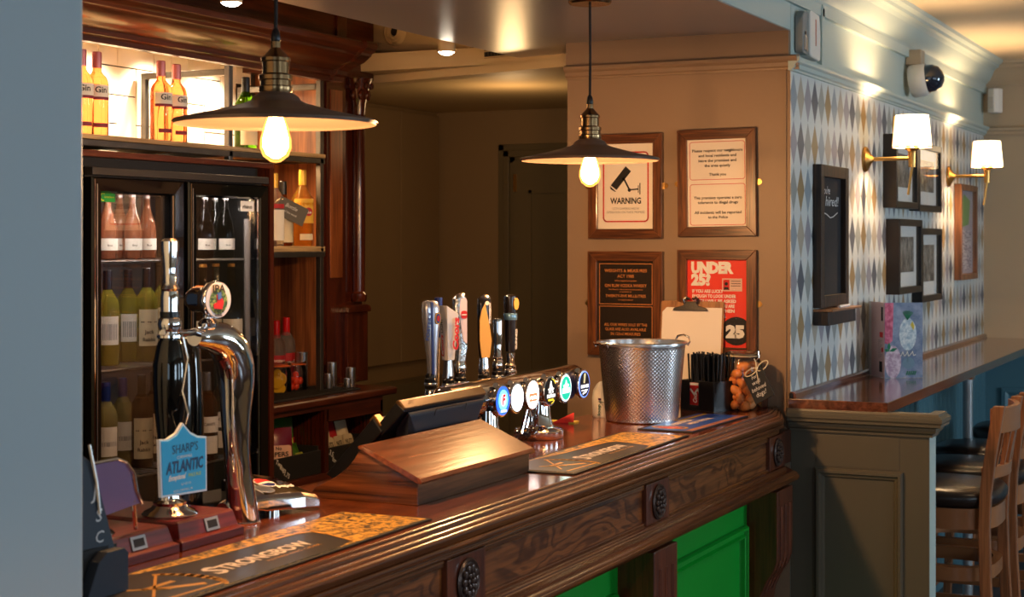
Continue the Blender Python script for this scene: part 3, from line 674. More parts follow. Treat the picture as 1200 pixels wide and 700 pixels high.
for i, (lb, y) in enumerate(gins):
    if i == 0: g0 = bottle('gin_bottle', lb, (-3.35, y, 1.972), .262, .036, L_PINK, 'pink', G, 'gin', gl, -35, .19, (('Gin', .51, .018, M['ink']),))
    else: dup(g0, (-3.35+(.02 if i == 2 else 0), y, 1.972), math.radians(-35+6*i), lb)
bottle('liqueur_bottle', 'green glass liqueur bottle with black neck behind the front pendant lamp', (-3.38, 4.79, 1.972), .26, .042, L_GREEN, 'black', 'single spirits on the back bar', 'broad', ((.06,.42,'cream',50),), -30, .28)
# niche bottles
N_ = 'spirits in the niche right of the fridge'
bottle('spirit_bottle', 'red and white labelled spirit bottle half hidden by the fridge side', (-3.335, 4.905, 1.626), .265, .034, L_CLEAR, 'yellow', N_, 'wine', ((.08,.5,'white',60),(.52,.58,'red',60)), -30, .2)
bottle('spirit_bottle', 'cream labelled spirit bottle with slate tag hung round its neck', (-3.345, 4.975, 1.626), .238, .036, L_AMBER, 'black', N_, 'other', ((.06,.5,'cream',70),), -30, .2)
o = bottle('rum_bottle', 'tall golden rum bottle with yellow label in the niche', (-3.345, 5.105, 1.626), .285, .040, L_GOLD, 'yellow', N_, 'broad', ((.3,.62,'yellow',75),(.08,.16,'cream',40)), -30, .2)
Fr = FR((.0408,0,0), (0,1,0), (0,0,1)); mb = MB().disc(Fr, .004, .128, .016, .0012, .002, 20); rd = mb.build('red_seal', LAB['red'], o)
mb = MB(); text(mb, Fr, 'Club', .004, .122, .008, None, .02, hh=.003); mb.build('lettering', M['white'], rd)
tg = thing('slate_tag', 'small slate tag with chalk writing tied to the cream labelled bottle', 'tag', (-3.30, 4.96, 1.755))
Ft = FR((0,0,0), (.5,.78,-.42), (.2,.35,.9)); MB().flat(Ft, [(-.062,-.034),(.062,-.034),(.062,.034),(-.062,.034)], 0, .004).build('slate', plain('worn_slate', rgb(88,84,76), .7), tg)
mb = MB(); text(mb, Ft, 'Bottle', -.005, .006, .014, None, .0, .3, hh=.0048); text(mb, Ft, 'of the week', 0, -.014, .008, None, 0, .3, hh=.0048); mb.build('lettering', M['chalk'], tg)
MB().tube([Vector((-.05,-.03,.03)), Vector((-.055,-.0,.05)), Vector((-.06,.03,.07)), Vector((-.07,.045,.075))], .0015, 6).build('string', LAB['cream'], tg)
# vodkas, jars, mat and steel jiggers on the worktop
V = 'vodka bottles on the back bar worktop'
bottle('vodka_bottle', 'red capped vodka bottle half hidden by the fridge side', (-3.50, 5.160, 1.078), .262, .036, L_CLEAR, 'red', V, 'wine', ((.34,.50,'red',55),), -32, .26, (('VODKA', .40, .009, M['white']),))
bottle('vodka_bottle', 'red capped vodka bottle with square red label beside the steel tumbler', (-3.51, 5.243, 1.078), .27, .036, L_CLEAR, 'red', V, 'wine', ((.20,.50,'red',42),), -32, .26, (('red', .33, .02, M['white']),))
fm = thing('bar_mat', 'black ribbed rubber bar mat on the back bar worktop', 'mat', (-3.3, 5.0, 1.078), world=True)
MB().box(-3.42, -3.20, 4.68, 5.285, 1.078, 1.084).build('sheet', M['rubber'], fm, bevel=.001)
mb = MB(); y = 4.69
while y < 5.28: mb.box(-3.41, -3.21, y, y+.003, 1.084, 1.086); y += .012
tag(mb.build('ribs', M['rubber'], fm), kind='stuff')
def jar(name, label, loc, kind):
    o = thing(name, label, 'jar', loc, 0, 'preserving jars on the bar mat')
    R = .048; MB().lathe([(R*.9,0),(R,.008),(R,.075),(R*.9,.088),(R*.86,.094),(R*.86,.10)], n=24, cap=False).build('glass_body', M['glass'], o, smooth=True, ang=60)
    MB().lathe([(R*.88,.1),(R*.93,.103),(R*.9,.108),(.0,.112)], n=24).build('lid', M['glass'], o, smooth=True)
    MB().lathe([(R*.89,.0965),(R*.95,.0985),(R*.89,.1005)], n=24).build('rubber_seal', plain('orange_seal', rgb(214,100,40), .5), o, smooth=True)
    MB().tube([(.044,.01,.085),(.052,.008,.098),(.05,.0,.112),(.042,-.006,.106)], .0018, 6).build('clip', M['chrome'], o)
    for k in range(8 if kind == 'berry' else 5):
        a = k*2.4; r = .025*math.sqrt((k % 4+.5)/4); z = .016+.02*(k//3)
        if kind == 'berry':
            b = MB().ball((0,0,0), .013, .013, .015, 10).build('berry', plain('strawberry_red', rgb(226,60,26), .35) if 'strawberry_red' not in bpy.data.materials else bpy.data.materials['strawberry_red'], o, smooth=True)
            b.location = (r*math.cos(a), r*math.sin(a), z)
        else:
            b = MB().lathe([(0,0),(.021,0),(.024,.003),(.021,.006),(0,.006)], n=16, cap=False).build('lemon_slice', plain('lemon_yellow', rgb(224,178,40), .4) if 'lemon_yellow' not in bpy.data.materials else bpy.data.materials['lemon_yellow'], o, smooth=True)
            b.location = (r*.5*math.cos(a), r*.5*math.sin(a), .012+.013*k); b.rotation_euler = (1.0+.3*k, .5*k, .4)
    return o
jar('lemon_jar', 'clip-top glass jar of lemon slices', (-3.375, 4.99, 1.084), 'lemon')
jar('strawberry_jar', 'clip-top glass jar of red strawberries', (-3.375, 5.093, 1.084), 'berry')
JG = 'steel measures on the bar mat'
for x, y, r, h, lb in ((-3.425, 5.225, .0215, .139, 'tallest steel tumbler behind the strawberry jar'), (-3.30, 5.215, .0145, .056, 'short steel measure left of the group'), (-3.36, 5.335, .0185, .095, 'tall steel measure at the back of the group'),
                        (-3.25, 5.27, .0145, .036, 'smallest steel measure in front of the group'), (-3.275, 5.335, .0185, .078, 'steel measure at the right end of the group')):
    o = thing('steel_measure', lb, 'measure', (x, y, 1.084 if y < 5.285 and x > -3.42 else 1.078), 0, JG)
    MB().lathe([(0,0),(r*.96,0),(r,.002),(r,h),(r*.93,h),(r*.93,.004),(0,.004)], n=22, cap=False).build('cup', M['chrome_s'], o, smooth=True, ang=40)
# snacks under the worktop
M['purple_pk'] = plain('purple_crisp_packet', rgb(110,20,50), .3); M['green_pk'] = plain('green_crisp_packet', rgb(60,110,30), .3); M['pale_pk'] = plain('pink_packet_front', rgb(226,186,170), .35); M['lime_pk'] = plain('lime_packet_front', rgb(180,190,80), .35)
def crate(label, y0, y1, texts, off):
    c = thing('snack_crate', label, 'crate', (-3.3, (y0+y1)/2, .8), 0, 'snack crates under the back bar', world=True)
    mb = MB().box(-3.19,-3.18,y0,y1,.801,.885).box(-3.45,-3.44,y0,y1,.801,.9).box(-3.44,-3.19,y0,y0+.008,.801,.9).box(-3.44,-3.19,y1-.008,y1,.801,.9).box(-3.44,-3.19,y0,y1,.801,.808)
    mb.build('tray', M['black_m'], c, bevel=.001)
    Fc = FR((-3.18, y0, .801), (0,1,0), (0,0,1)); mb = MB()
    for tx, x, y, h, an in texts: text(mb, Fc, tx, x, y, h, None, .01, ang=an)
    mb.build('lettering', M['chalk'], c); return c
crate('black snack crate with chalked price, left under the worktop', 4.66, 4.975, (('Two', .04, .06, .016, -.5), ('bags', .065, .04, .016, -.5), ('1.75', .09, .015, .016, -.5)), 0)
crate('black snack crate with folded packets, right under the worktop', 5.02, 5.36, (('3.5', .02, .055, .018, -.5), ('for', .04, .03, .016, -.5)), 0)
def packet(label, loc, wd, h, mat, front, txt, tilt, rz=0):
    p = thing('crisp_packet', label, 'packet', loc, rz, 'crisp packets in the crates')
    mb = MB(); n = 8; m_ = 8; vs = []; fs = []
    for s_ in (1, -1):
        for i in range(m_+1):
            for j in range(n+1):
                u, v = j/n, i/m_; b = .018*math.sin(math.pi*u)*math.sin(math.pi*v)**.6
                vs.append((s_*b+.0006*s_, (u-.5)*wd, v*h))
    K = (m_+1)*(n+1)
    for i in range(m_):
        for j in range(n):
            a = i*(n+1)+j; fs.append((a, a+1, a+n+2, a+n+1)); fs.append((K+a, K+a+n+1, K+a+n+2, K+a+1))
    for j in range(n): fs += [(j, K+j, K+j+1, j+1), (m_*(n+1)+j, m_*(n+1)+j+1, K+m_*(n+1)+j+1, K+m_*(n+1)+j)]
    Mx = roty(tilt); mb.add(vs, fs).rot(Mx); mb.build('bag', mat, p, smooth=True, ang=60)
    Fp = (Mx @ Vector((.019, 0, 0)), Vector((0,1,0)), Mx @ Vector((0,0,1)), Mx @ Vector((1,0,0)))
    f_ = MB().flat(Fp, rrect(-wd*.4, wd*.4, h*.1, h*.62, .01), -.004, .0015).build('front_print', front, p)
    mb = MB(); text(mb, Fp, txt, 0, h*.38, .016, wd*.6, .02, hh=.003); text(mb, Fp, 'No', 0, h*.52, .012, None, .02, hh=.003) if txt == 'PIPERS' else None; mb.build('lettering', M['ink'], f_)
packet('pink fronted purple crisp packet', (-3.26, 4.815, .812), .12, .165, M['purple_pk'], M['pale_pk'], 'PIPERS', -.12, -.6)
packet('lime fronted green crisp packet leaning beside the pink one', (-3.31, 4.905, .812), .12, .19, M['green_pk'], M['lime_pk'], 'PIPERS', -.12, -.5)
packet('green packet lying low at the right of the crate', (-3.25, 4.935, .812), .07, .10, M['green_pk'], M['lime_pk'], 'CRISPS', -.3, .1)
for k, (y, a) in enumerate(((5.07, .2), (5.14, -.2), (5.21, .1), (5.28, -.1))):
    packet(['first cream and red packet in the right crate', 'second cream and red packet in the right crate', 'third cream and red packet in the right crate', 'last cream and red packet in the right crate'][k], (-3.25, y, .812), .07, .15, LAB['cream'] if k % 2 else LAB['red'], LAB['cream'], 'NUTS', -.3, a)
for k, (y, m_) in enumerate(((4.962, LAB['red']), (4.953, LAB['cream']))):
    o = thing('menu_card', ['red card standing at the right of the left crate', 'cream card standing at the right of the left crate'][k], 'card', (-3.3, y, .808), 0, None)
    MB().box(-.025, .012, 0, .003, 0, .12-.01*k).build('card', m_, o)
# bottles inside the fridge
def fy(px, X=-3.33):
    k = (px-600)/1890; s, c = math.sin(YAW), math.cos(YAW); return X*(c+k*s)/(k*c-s)
def row(name, what, spots, z, args, kw, group, X=-3.33, names=None):
    first = None
    for i, px in enumerate(spots):
        lb = what % names[i]
        X_ = X-.05*(i % 2); y = fy(px, X_)
        if first is None: first = bottle(name, lb, (X_, y, z+.005), *args, group, **kw)
        else: dup(first, (X_, y, z+.005), None, lb)
od = ['leftmost', 'second from left', 'third from left', 'rightmost']
row('fizz_bottle', 'silver necked small fizz bottle, %s behind left fridge door, top shelf', (126, 140, 155, 172), shelves_z[0], (.205, .031, L_ROSE, 'silver'), dict(shape='fizz', labels=((.14,.32,'white',60),), face=-35, caph=.2, letters=(('Brut', .2, .006, M['ink']),)), 'small fizz bottles, fridge top shelf', names=od)
row('fizz_bottle', 'silver necked small fizz bottle, %s behind right fridge door, top shelf', (240, 252, 264), shelves_z[0], (.205, .031, L_DARK, 'silver'), dict(shape='fizz', labels=((.14,.32,'white',60),), face=-35, caph=.2, letters=(('Brut', .2, .006, M['ink']),)), 'small fizz bottles, fridge top shelf', names=['leftmost', 'middle', 'rightmost'], X=-3.245)
row('white_wine_bottle', 'yellow-green wine bottle with sketch label, %s behind left fridge door', (126, 150), shelves_z[1], (.295, .037, L_WINE, 'dark'), dict(labels=((.22,.52,'white',48),(.27,.44,'sketch',38)), face=-38, caph=.2), 'wine bottles, second fridge shelf', names=['first', 'second'])
row('white_wine_bottle', 'wine bottle with slanted cream label, %s behind left fridge door, second shelf', (172, 190), shelves_z[1], (.30, .037, L_WINE, 'black'), dict(labels=((.17,.56,'cream',52),), face=-38, caph=.25, letters=(('Jack', .30, .012, M['ink']), ('Rabbit', .22, .011, M['ink']), ('.. .. ..', .42, .02, M['ink']))), 'wine bottles, second fridge shelf', names=['third', 'fourth'])
row('gold_foil_bottle', 'gold foiled dark fizz bottle, %s behind right fridge door', (238, 253, 271), shelves_z[1], (.31, .038, L_DARK, 'gold'), dict(shape='fizz', labels=((.2,.4,'cream',60),), face=-38, caph=.24), 'gold foiled bottles, second fridge shelf', names=['leftmost', 'middle', 'rightmost'], X=-3.245)
row('blue_capped_bottle', 'blue capped wine bottle with pale sea label, %s on the third fridge shelf', (124, 144), shelves_z[2], (.285, .037, L_WHITEW, 'blue'), dict(labels=((.2,.52,'white',52),(.31,.36,'sketch',51)), face=-38, caph=.27), 'wine bottles, third fridge shelf', names=['first', 'second'])
row('red_wine_bottle', 'dark red wine bottle with slanted cream label, %s on the third fridge shelf', (166, 181), shelves_z[2], (.295, .037, L_RED, 'black'), dict(labels=((.1,.54,'cream',52),), face=-38, caph=.25, letters=(('Jack', .26, .012, M['ink']), ('Rabbit', .18, .011, M['ink']), ('.. .. ..', .4, .02, M['ink']))), 'wine bottles, third fridge shelf', names=['third', 'fourth'])
row('steel_capped_bottle', 'amber wine bottle with twin white labels, %s behind right fridge door', (242, 259, 276), shelves_z[2], (.29, .038, L_AMBER, 'steel'), dict(labels=((.32,.5,'white',62),(.08,.28,'white',50)), face=-38, caph=.25, letters=(('CANTI', .4, .009, M['ink']),)), 'wine bottles, third fridge shelf', names=['leftmost', 'middle', 'rightmost'], X=-3.245)
# ---------------------------------------------------------------- ON THE BAR
B = 1.09
def runner(name, label, P0, P1, P2, P3, group=None):
    """P0 near-back, P1 near-front, P2 far-front, P3 far-back"""
    c = (Vector(P0)+Vector(P2))/2; o = thing(name, label, 'bar runner', (c.x, c.y, B), 0, group, world=True)
    MB().prism([P0, P1, P2, P3], 'Z', B, B+.004).build('rubber_mat', M['rubber'], o, bevel=.001)
    return o
M['runner_blk'] = plain('runner_black_print', rgb(38,32,34), .4)
M['apple'] = speckle('golden_orchard_print', rgb(34,26,20), rgb(214,160,58), 75, .42, .56, .45)
M['white_bold'] = plain('runner_lettering', rgb(222,206,196), .5)
def cider_runner(label, P0, P1, P2, P3):
    o = runner('bar_runner', label, P0, P1, P2, P3, 'black and gold bar runners')
    L_ = (Vector(P2)-Vector(P1)).length; Wd = (Vector(P0)-Vector(P1)).length
    R = (Vector((P2[0], P2[1], 0))-Vector((P1[0], P1[1], 0))).normalized(); U_ = Vector((-R.y, R.x, 0)); F = (Vector((P1[0], P1[1], B+.004)), R, U_, Vector((0,0,1)))
    MB().rect(F, .01, L_-.01, .008, Wd-.008, 0, .0006).build('printed_orchard', M['apple'], o)
    pts = [(.01,.008),(.60*L_,.008),(.68*L_,.02),(.725*L_,.10*1),(.735*L_,.135),(.70*L_,.15),(.56*L_,.158),(.40*L_,.165),(.25*L_,.182),(.12*L_,Wd-.008),(.01,Wd-.008)]
    a = MB().flat(F, pts, .0006, .001).build('black_field', M['runner_blk'], o)
    mb = MB()
    for q0, q1, w0 in ((2,3,.006),(3,4,.012),(4,5,.013),(5,6,.008),(6,7,.005),(7,8,.004)): mb.line(F, [pts[q0], pts[q1]], w0, .001, .0016)
    # archer's bow: curve, string and arrow
    bow = [(.155+.055*math.cos(math.radians(t)), .085+.085*math.sin(math.radians(t))) for t in range(-62, 63, 12)]
    for k in range(len(bow)-1): mb.line(F, [bow[k], bow[k+1]], .007+.011*math.sin(math.pi*k/(len(bow)-1)), .001, .0016)
    mb.line(F, [(.05,.055),(.185,.155)], .005, .001, .0016); mb.line(F, [(.03,.03),(.19,.02)], .006, .001, .0016)
    mb.line(F, [(.07,.12),(.10,.085),(.11,.07)], .008, .001, .0016); mb.line(F, [(.10,.085),(.165,.045)], .014, .001, .0016); mb.line(F, [(.085,.10),(.155,.10)], .011, .001, .0016)
    mb.build('gold_bow_emblem', M['gold'], a)
    mb = MB(); text(mb, F, 'S', .235, .062, .05, None, .03, .2, 'L', hh=.0018); text(mb, F, 'TRONGBOW', .272, .068, .036, .27, .03, .2, 'L', hh=.0018)
    mb.build('lettering', M['white_bold'], a)
    mb = MB(); text(mb, F, 'REFRESHING CIDER', .36, .048, .009, .17, 0, .2, 'L', hh=.0018); mb.build('lettering', M['gold'], a)
    return o
cider_runner('black and gold bar runner nearest, below the red pump blocks', (-1.745,1.955), (-1.535,1.96), (-1.545,2.825), (-1.750,2.817))
cider_runner('black and gold bar runner further along, beyond the till plinth', (-1.735,3.50), (-1.535,3.51), (-1.545,4.343), (-1.750,4.333))
r3 = runner('bar_runner', 'blue bar runner with red and yellow oval badge in front of the straws', (-1.735,4.43), (-1.56,4.42), (-1.546,4.905), (-1.722,4.906))
R = Vector((0,1,0)); F = (Vector((-1.56,4.43,B+.004)), Vector((.03,1,0)).normalized(), Vector((-1,.03,0)).normalized(), Vector((0,0,1)))
bf = MB().rect(F, .005, .465, .006, .163, 0, .0006).build('blue_print', plain('runner_blue', rgb(26,74,170), .35), r3)
MB().rect(F, .005, .465, .006, .028, .0006, .001).build('coppery_band', plain('runner_copper', rgb(150,96,70), .4), bf)
MB().rect(F, .23, .46, .132, .146, .0006, .0012).build('yellow_band', plain('runner_yellow', rgb(228,168,40), .4), bf)
MB().line(F, [(.060+.032*math.cos(t*.314), .098+.052*math.sin(t*.314)) for t in range(20)], .008, .0012, .0016, True).build('yellow_oval', bpy.data.materials['runner_yellow'], bf)
MB().disc(F, .060, .098, .018, .0006, .001, 24, .040).build('red_oval', M['red'], bf)
Fq = (F[0]+F[1]*.060+F[2]*.098, -F[2], F[1], F[3])
mb = MB(); text(mb, Fq, "Foster's", 0, -.006, .014, .07, .02, hh=.0016); text(mb, F, 'AUSTRALIA', .115, .105, .022, .16, .04, al='L', hh=.0014); text(mb, F, 'AMBER', .155, .070, .020, .08, .04, al='L', hh=.0014); text(mb, F, 'NECTAR', .25, .070, .020, .10, .04, al='L', hh=.0014)
mb.build('lettering', M['white_bold'], bf)
# ---- till plinth and till
pl = thing('till_plinth', 'sloping wooden plinth in front of the till on the bar', 'plinth', (-1.78, 3.24, B), 0, None, world=True)
y0, y1 = 2.965, 3.515
side = [(-1.918,1.09),(-1.656,1.09),(-1.656,1.143),(-1.79,1.203),(-1.800,1.196),(-1.812,1.178),(-1.83,1.158),(-1.855,1.140),(-1.885,1.124),(-1.910,1.112),(-1.92,1.10)]
MB().prism(side, 'Y', y0, y0+.018).build('side_board', M['walnut'], pl, bevel=.0015)
MB().prism(side, 'Y', y1-.018, y1).build('side_board', M['walnut'], pl, bevel=.0015)
MB().box(-1.672, -1.655, y0+.002, y1-.002, 1.09, 1.142).build('front_board', wood('plinth_front_oak', rgb(62,38,22), rgb(112,76,46), 'Y', .3, .4, .9), pl, bevel=.001)
MB().prism([(-1.645,1.136),(-1.642,1.141),(-1.647,1.148),(-1.79,1.211),(-1.797,1.209),(-1.799,1.203),(-1.79,1.199),(-1.655,1.138)], 'Y', y0-.006, y1+.006).build('sloping_top', M['walnut_y'], pl, bevel=.001)
tl = thing('till_terminal', 'dark touchscreen till seen from behind, leaning over the wooden plinth', 'till', (-1.9, 3.38, B), 0, None, world=True)
MB().prism([(-1.885,1.225),(-1.834,1.281),(-1.813,1.263),(-1.815,1.258),(-1.875,1.20)], 'Y', 3.185, 3.595).build('screen_case', M['black'], tl, bevel=.003)
MB().prism([(-1.838,1.279),(-1.832,1.285),(-1.826,1.285),(-1.810,1.266),(-1.813,1.262)], 'Y', 3.184, 3.596).build('screen_rim', plain('till_rim_gold_sheen', rgb(92,66,38), .3, .6, coat=.3), tl, bevel=.003)  # dark case's top edge coloured gold for the lamplight it reflects
mb = MB().prism([(-1.865,1.215),(-1.814,1.259),(-1.808,1.25),(-1.812,1.20),(-1.835,1.165),(-1.87,1.165)], 'Y', 3.20, 3.58)
for i, v in enumerate(mb.v):
    if v.z < 1.23: v.y = 3.39+(v.y-3.39)*.80
mb.build('rear_housing', M['navy_plastic'], tl, bevel=.004)
Ft = FR((-1.808, 3.39, 1.243), (0,1,0), (.28,0,.95))
mb = MB()
for k in range(16): mb.rect(Ft, -.07+.0095*k, -.065+.0095*k, -.034, -.022, 0, .0015)
mb.build('vents', M['black'], tl)
MB().line(Ft, rrect(-.07,.085,-.018,.012,.006), .0012, 0, .001, True).build('port_cover', M['black'], tl)
MB().prism([(-2.020,1.105),(-1.995,1.093),(-1.868,1.212),(-1.893,1.243)], 'Y', 3.18, 3.59).build('touch_screen', M['black'], tl, bevel=.003)
MB().prism([(-2.012,1.100),(-2.0,1.090),(-1.872,1.205),(-1.88,1.214)], 'Y', 3.20, 3.57).build('screen_back', M['black_m'], tl)
MB().prism([(-1.905,1.236),(-1.885,1.214),(-1.872,1.226),(-1.892,1.25)], 'Y', 3.183, 3.21).build('hinge', plain('bronze_hinge', rgb(150,110,60), .3, .8), tl, bevel=.002)
MB().box(-1.95, -1.84, 3.28, 3.49, B, 1.105).build('foot', M['black_m'], tl, bevel=.003)
MB().prism([(-1.91,1.10),(-1.87,1.10),(-1.85,1.19),(-1.89,1.21)], 'Y', 3.33, 3.44).build('stand', M['black_m'], tl, bevel=.003)
mb = MB(); Fw = FR((-1.8225, 3.24, 1.2833), (0,1,0), (-1,0,0)); text(mb, Fw, 'epos', 0, -.006, .009, None, .02, hh=.0012); mb.build('lettering', M['white_bold'], tl)
# ---- beer font with six lit badges
ft = thing('beer_font', 'chrome T-bar beer font with six round lit badges and six tap handles', 'beer font', (-1.95, 4.1, B), 0, None, world=True)
TX, TZ = -1.938, 1.231
MB().lathe([(0,3.58),(.027,3.582),(.041,3.592),(.047,3.61),(.047,4.41),(.041,4.432),(.026,4.44),(0,4.441)], (TX,0,TZ), 32, Matrix(((1,0,0),(0,0,1),(0,-1,0))), cap=False).build('cross_tube', plain('font_chrome', (.55,.53,.54,1), .1, 1), ft, smooth=True, ang=60)
for y in (3.80, 4.13):
    MB().lathe([(.068,B),(.071,B+.004),(.071,B+.022),(.064,B+.03),(.046,B+.034),(.038,B+.042),(.033,B+.07),(.029,B+.11)], (-1.915,y,0), 28).build('pedestal', M['chrome'], ft, smooth=True)
    for dy in (-.012, .012): MB().tube([(-1.93,y-.075+dy,B+.02),(-1.93,y-.03+dy,1.19)], .005, 8).build('drain_pipe', M['chrome'], ft, smooth=True)
    for dy in (-.085,-.06,.0): MB().ball((-1.90,y-.01+dy*.6,B+.034), .006, n=8).build('bolt', M['brass_d'], ft, smooth=True)
by = [3.815, 3.903, 4.001, 4.118, 4.222, 4.356]
bz = [1.225]*6
def bface(k, F, par):
    e = 1.15
    def g(n, c, s=e): return glow('badge_'+n, c, s)
    mb = MB()
    if k == 0:
        MB().disc(F, 0, 0, .038, 0, .001, 28).build('lit_face', g('blue', rgb(40,90,240), 2.2), par)
        MB().disc(F, 0, .002, .027, .001, .0016, 28).build('ring_print', g('cyan', rgb(110,215,250), 2.2), par)
        mb.disc(F, 0, .002, .017, .0016, .002, 20); mb.build('oval_print', g('bluewhite', rgb(170,225,255), 2.2), par)
        mb = MB(); text(mb, F, 'F', 0, -.009, .024, None, .06, .2, hh=.003); mb.build('lettering', g('redf', rgb(236,60,50), 1.2), par)
        mb = MB(); text(mb, F, "FOSTER'S", 0, -.030, .006, .036, .02, hh=.003); mb.build('lettering', g('wht', rgb(240,250,255), 2.5), par)
    elif k == 1: MB().disc(F, 0, 0, .036, 0, .001, 28).build('lit_face', g('white', rgb(250,252,255), 4), par)
    elif k == 2:
        MB().disc(F, 0, 0, .038, 0, .001, 28).build('lit_face', g('warmwhite', rgb(255,246,240), 3), par)
        mb.rect(F, -.026, .026, -.018, .004, .001, .0016); mb.build('band_print', g('orange', rgb(246,120,80), 1.5), par)
        mb = MB(); mb.line(F, [(-.022,-.011),(-.014,-.004),(-.008,-.011),(-.002,-.004),(.004,-.011),(.010,-.004),(.016,-.011),(.021,-.006)], .003, .0016, .0022); mb.build('white_script', g('wht2', rgb(255,240,235), 2.5), par)
    elif k == 3:
        MB().disc(F, 0, 0, .038, 0, .001, 28).build('lit_face', plain('badge_black', rgb(14,14,16), .3), par)
        mb.line(F, [(-.012,-.004),(.0,.026),(.013,-.004)], .004, .001, .0018); mb.line(F, [(-.018,.006),(.018,.006)], .003, .001, .0018); mb.line(F, [(0,.026),(0,-.008)], .003, .001, .0018)
        text(mb, F, 'STRONGBOW', 0, -.018, .009, .056, .04, hh=.002); mb.build('lettering', g('wht3', rgb(245,245,240), 1.8), par)
        mb = MB(); mb.rect(F, -.018, .016, -.027, -.022, .001, .0018)
        mb.line(F, [(.035*math.cos(a), .035*math.sin(a)) for a in (.6,.8,1.,1.2,1.4)], .002, .001, .0018); mb.line(F, [(.035*math.cos(a), .035*math.sin(a)) for a in (-.9,-1.1,-1.3,-1.5)], .002, .001, .0018); mb.build('yellow_print', g('yel', rgb(230,210,50), 1.2), par)
    elif k == 4:
        MB().disc(F, 0, 0, .038, 0, .001, 28).build('lit_face', g('whiterim', rgb(225,250,245), 2), par)
        MB().disc(F, 0, 0, .034, .001, .0014, 28).build('green_print', g('teal', rgb(20,170,140), 1.5), par)
        mb.flat(F, [(-.024,-.006),(-.012,.0),(-.02,.008),(-.004,.012),(0,.024),(.006,.012),(.02,.01),(.012,.0),(.024,-.008),(0,-.004)], .0014, .002)
        mb.rect(F, -.026, .026, -.014, .0, .0014, .002); mb.build('white_print', g('wht4', rgb(240,255,250), 2.2), par)
    else:
        MB().disc(F, 0, 0, .039, 0, .001, 28).build('lit_face', g('bluerim', rgb(110,150,250), 1.6), par)
        MB().disc(F, 0, 0, .036, .001, .0014, 28).build('dark_print', plain('badge_navy', rgb(12,16,34), .3), par)
        mb.flat(F, [(-.008,.004),(-.004,.03),(.006,.034),(.008,.028),(.002,.004)], .0014, .002); mb.build('harp_print', g('harp', rgb(190,190,150), .9), par)
        mb = MB(); text(mb, F, 'GUINNESS', 0, -.010, .009, .058, .03, hh=.002); mb.rect(F, -.022, .022, -.019, -.016, .0014, .002); mb.line(F, [(-.012,-.027),(.012,-.022)], .004, .0014, .002); mb.build('lettering', g('wht5', rgb(240,245,255), 1.8), par)
blab = ['blue and cyan lit badge', 'plain white lit badge', 'white lit badge with orange band', 'black badge with white arrow', 'green lit badge', 'navy badge with gold harp']
for k in range(6):
    c = Vector((-1.875, by[k], bz[k])); Mx = roty(math.pi/2)
    b = MB().lathe([(.030,-.03),(.036,-.012),(.0425,-.008),(.0435,-.003),(.0425,.001),(.039,.0015)], c, 30, Mx).build('badge', M['chrome'], ft, smooth=True); b['label'] = blab[k]
    F = FR(c+Vector((.0016,0,0)), (0,1,0), (0,0,1)); bface(k, F, b)
    MB().tube([(-1.895,by[k],1.262),(-1.89,by[k]-.01,1.266)], .008, 8).build('badge_screw', M['chrome'], ft, smooth=True)
MB().lathe([(.03,-.02),(.038,-.01),(.038,.0)], (-1.89,4.30,1.225), 24, roty(math.pi/2)).build('badge_back', plain('side_badge', rgb(20,26,60), .3), ft, smooth=True)
HX = -2.09
hy = [3.815, 3.915, 3.985, 4.132, 4.22, 4.306]
def blade(mb, c, secs):
    """secs: (z, half width across Y, half depth X, x shift, y shift) with rounded-box section"""
    vs = []; n = 12; fs = []
    for z, wy, wx, sx, sy in secs:
        for k in range(n):
            t = 2*math.pi*k/n; q = lambda v: math.copysign(abs(v)**.6, v)
            vs.append((c[0]+sx+wx*q(math.cos(t)), c[1]+sy+wy*q(math.sin(t)), z))
    for i in range(len(secs)-1):
        for k in range(n): fs.append((i*n+k, i*n+(k+1) % n, (i+1)*n+(k+1) % n, (i+1)*n+k))
    fs += [tuple(range(n-1, -1, -1)), tuple(range((len(secs)-1)*n, len(secs)*n))]
    return mb.add(vs, fs)
def spin(h, y, deg):
    c = Vector((HX, y, 0))-W[ft.name]; m = Matrix.Translation((c.x,c.y,0)) @ Matrix.Rotation(math.radians(deg), 4, 'Z') @ Matrix.Translation((-c.x,-c.y,0))
    h.data.transform(m)
    for q in h.children_recursive: q.data.transform(m)
def collar(par, y, z0, z1):
    MB().lathe([(.014,z0),(.017,z0+.006),(.017,z0+.03),(.013,z0+.034),(.015,z0+.04),(.015,z1-.012),(.011,z1)], (HX,y,0), 18).build('collar', M['black'], par, smooth=True)
    MB().lathe([(.0175,z0+.012),(.0185,z0+.016),(.0175,z0+.020)], (HX,y,0), 18).build('collar_ring', M['chrome_s'], par, smooth=True)
def tap(k, label, z0): # body of one tap behind the tube
    y = hy[k]; MB().tube([(TX-.03,y,1.225),(HX+.005,y,1.225)], .013, 12).build('tap_arm', M['chrome'], ft, smooth=True)
    MB().lathe([(.010,1.155),(.011,1.19),(.016,1.2),(.019,1.22),(.016,1.245),(.013,1.25)], (HX,y,0), 16).build('tap_valve', M['chrome'], ft, smooth=True)
for k in range(6): tap(k, '', 0)
Hm = plain('tap_silver', rgb(176,176,186), .25, .7); Hb = plain('tap_blue_stripe', rgb(28,40,110), .3)
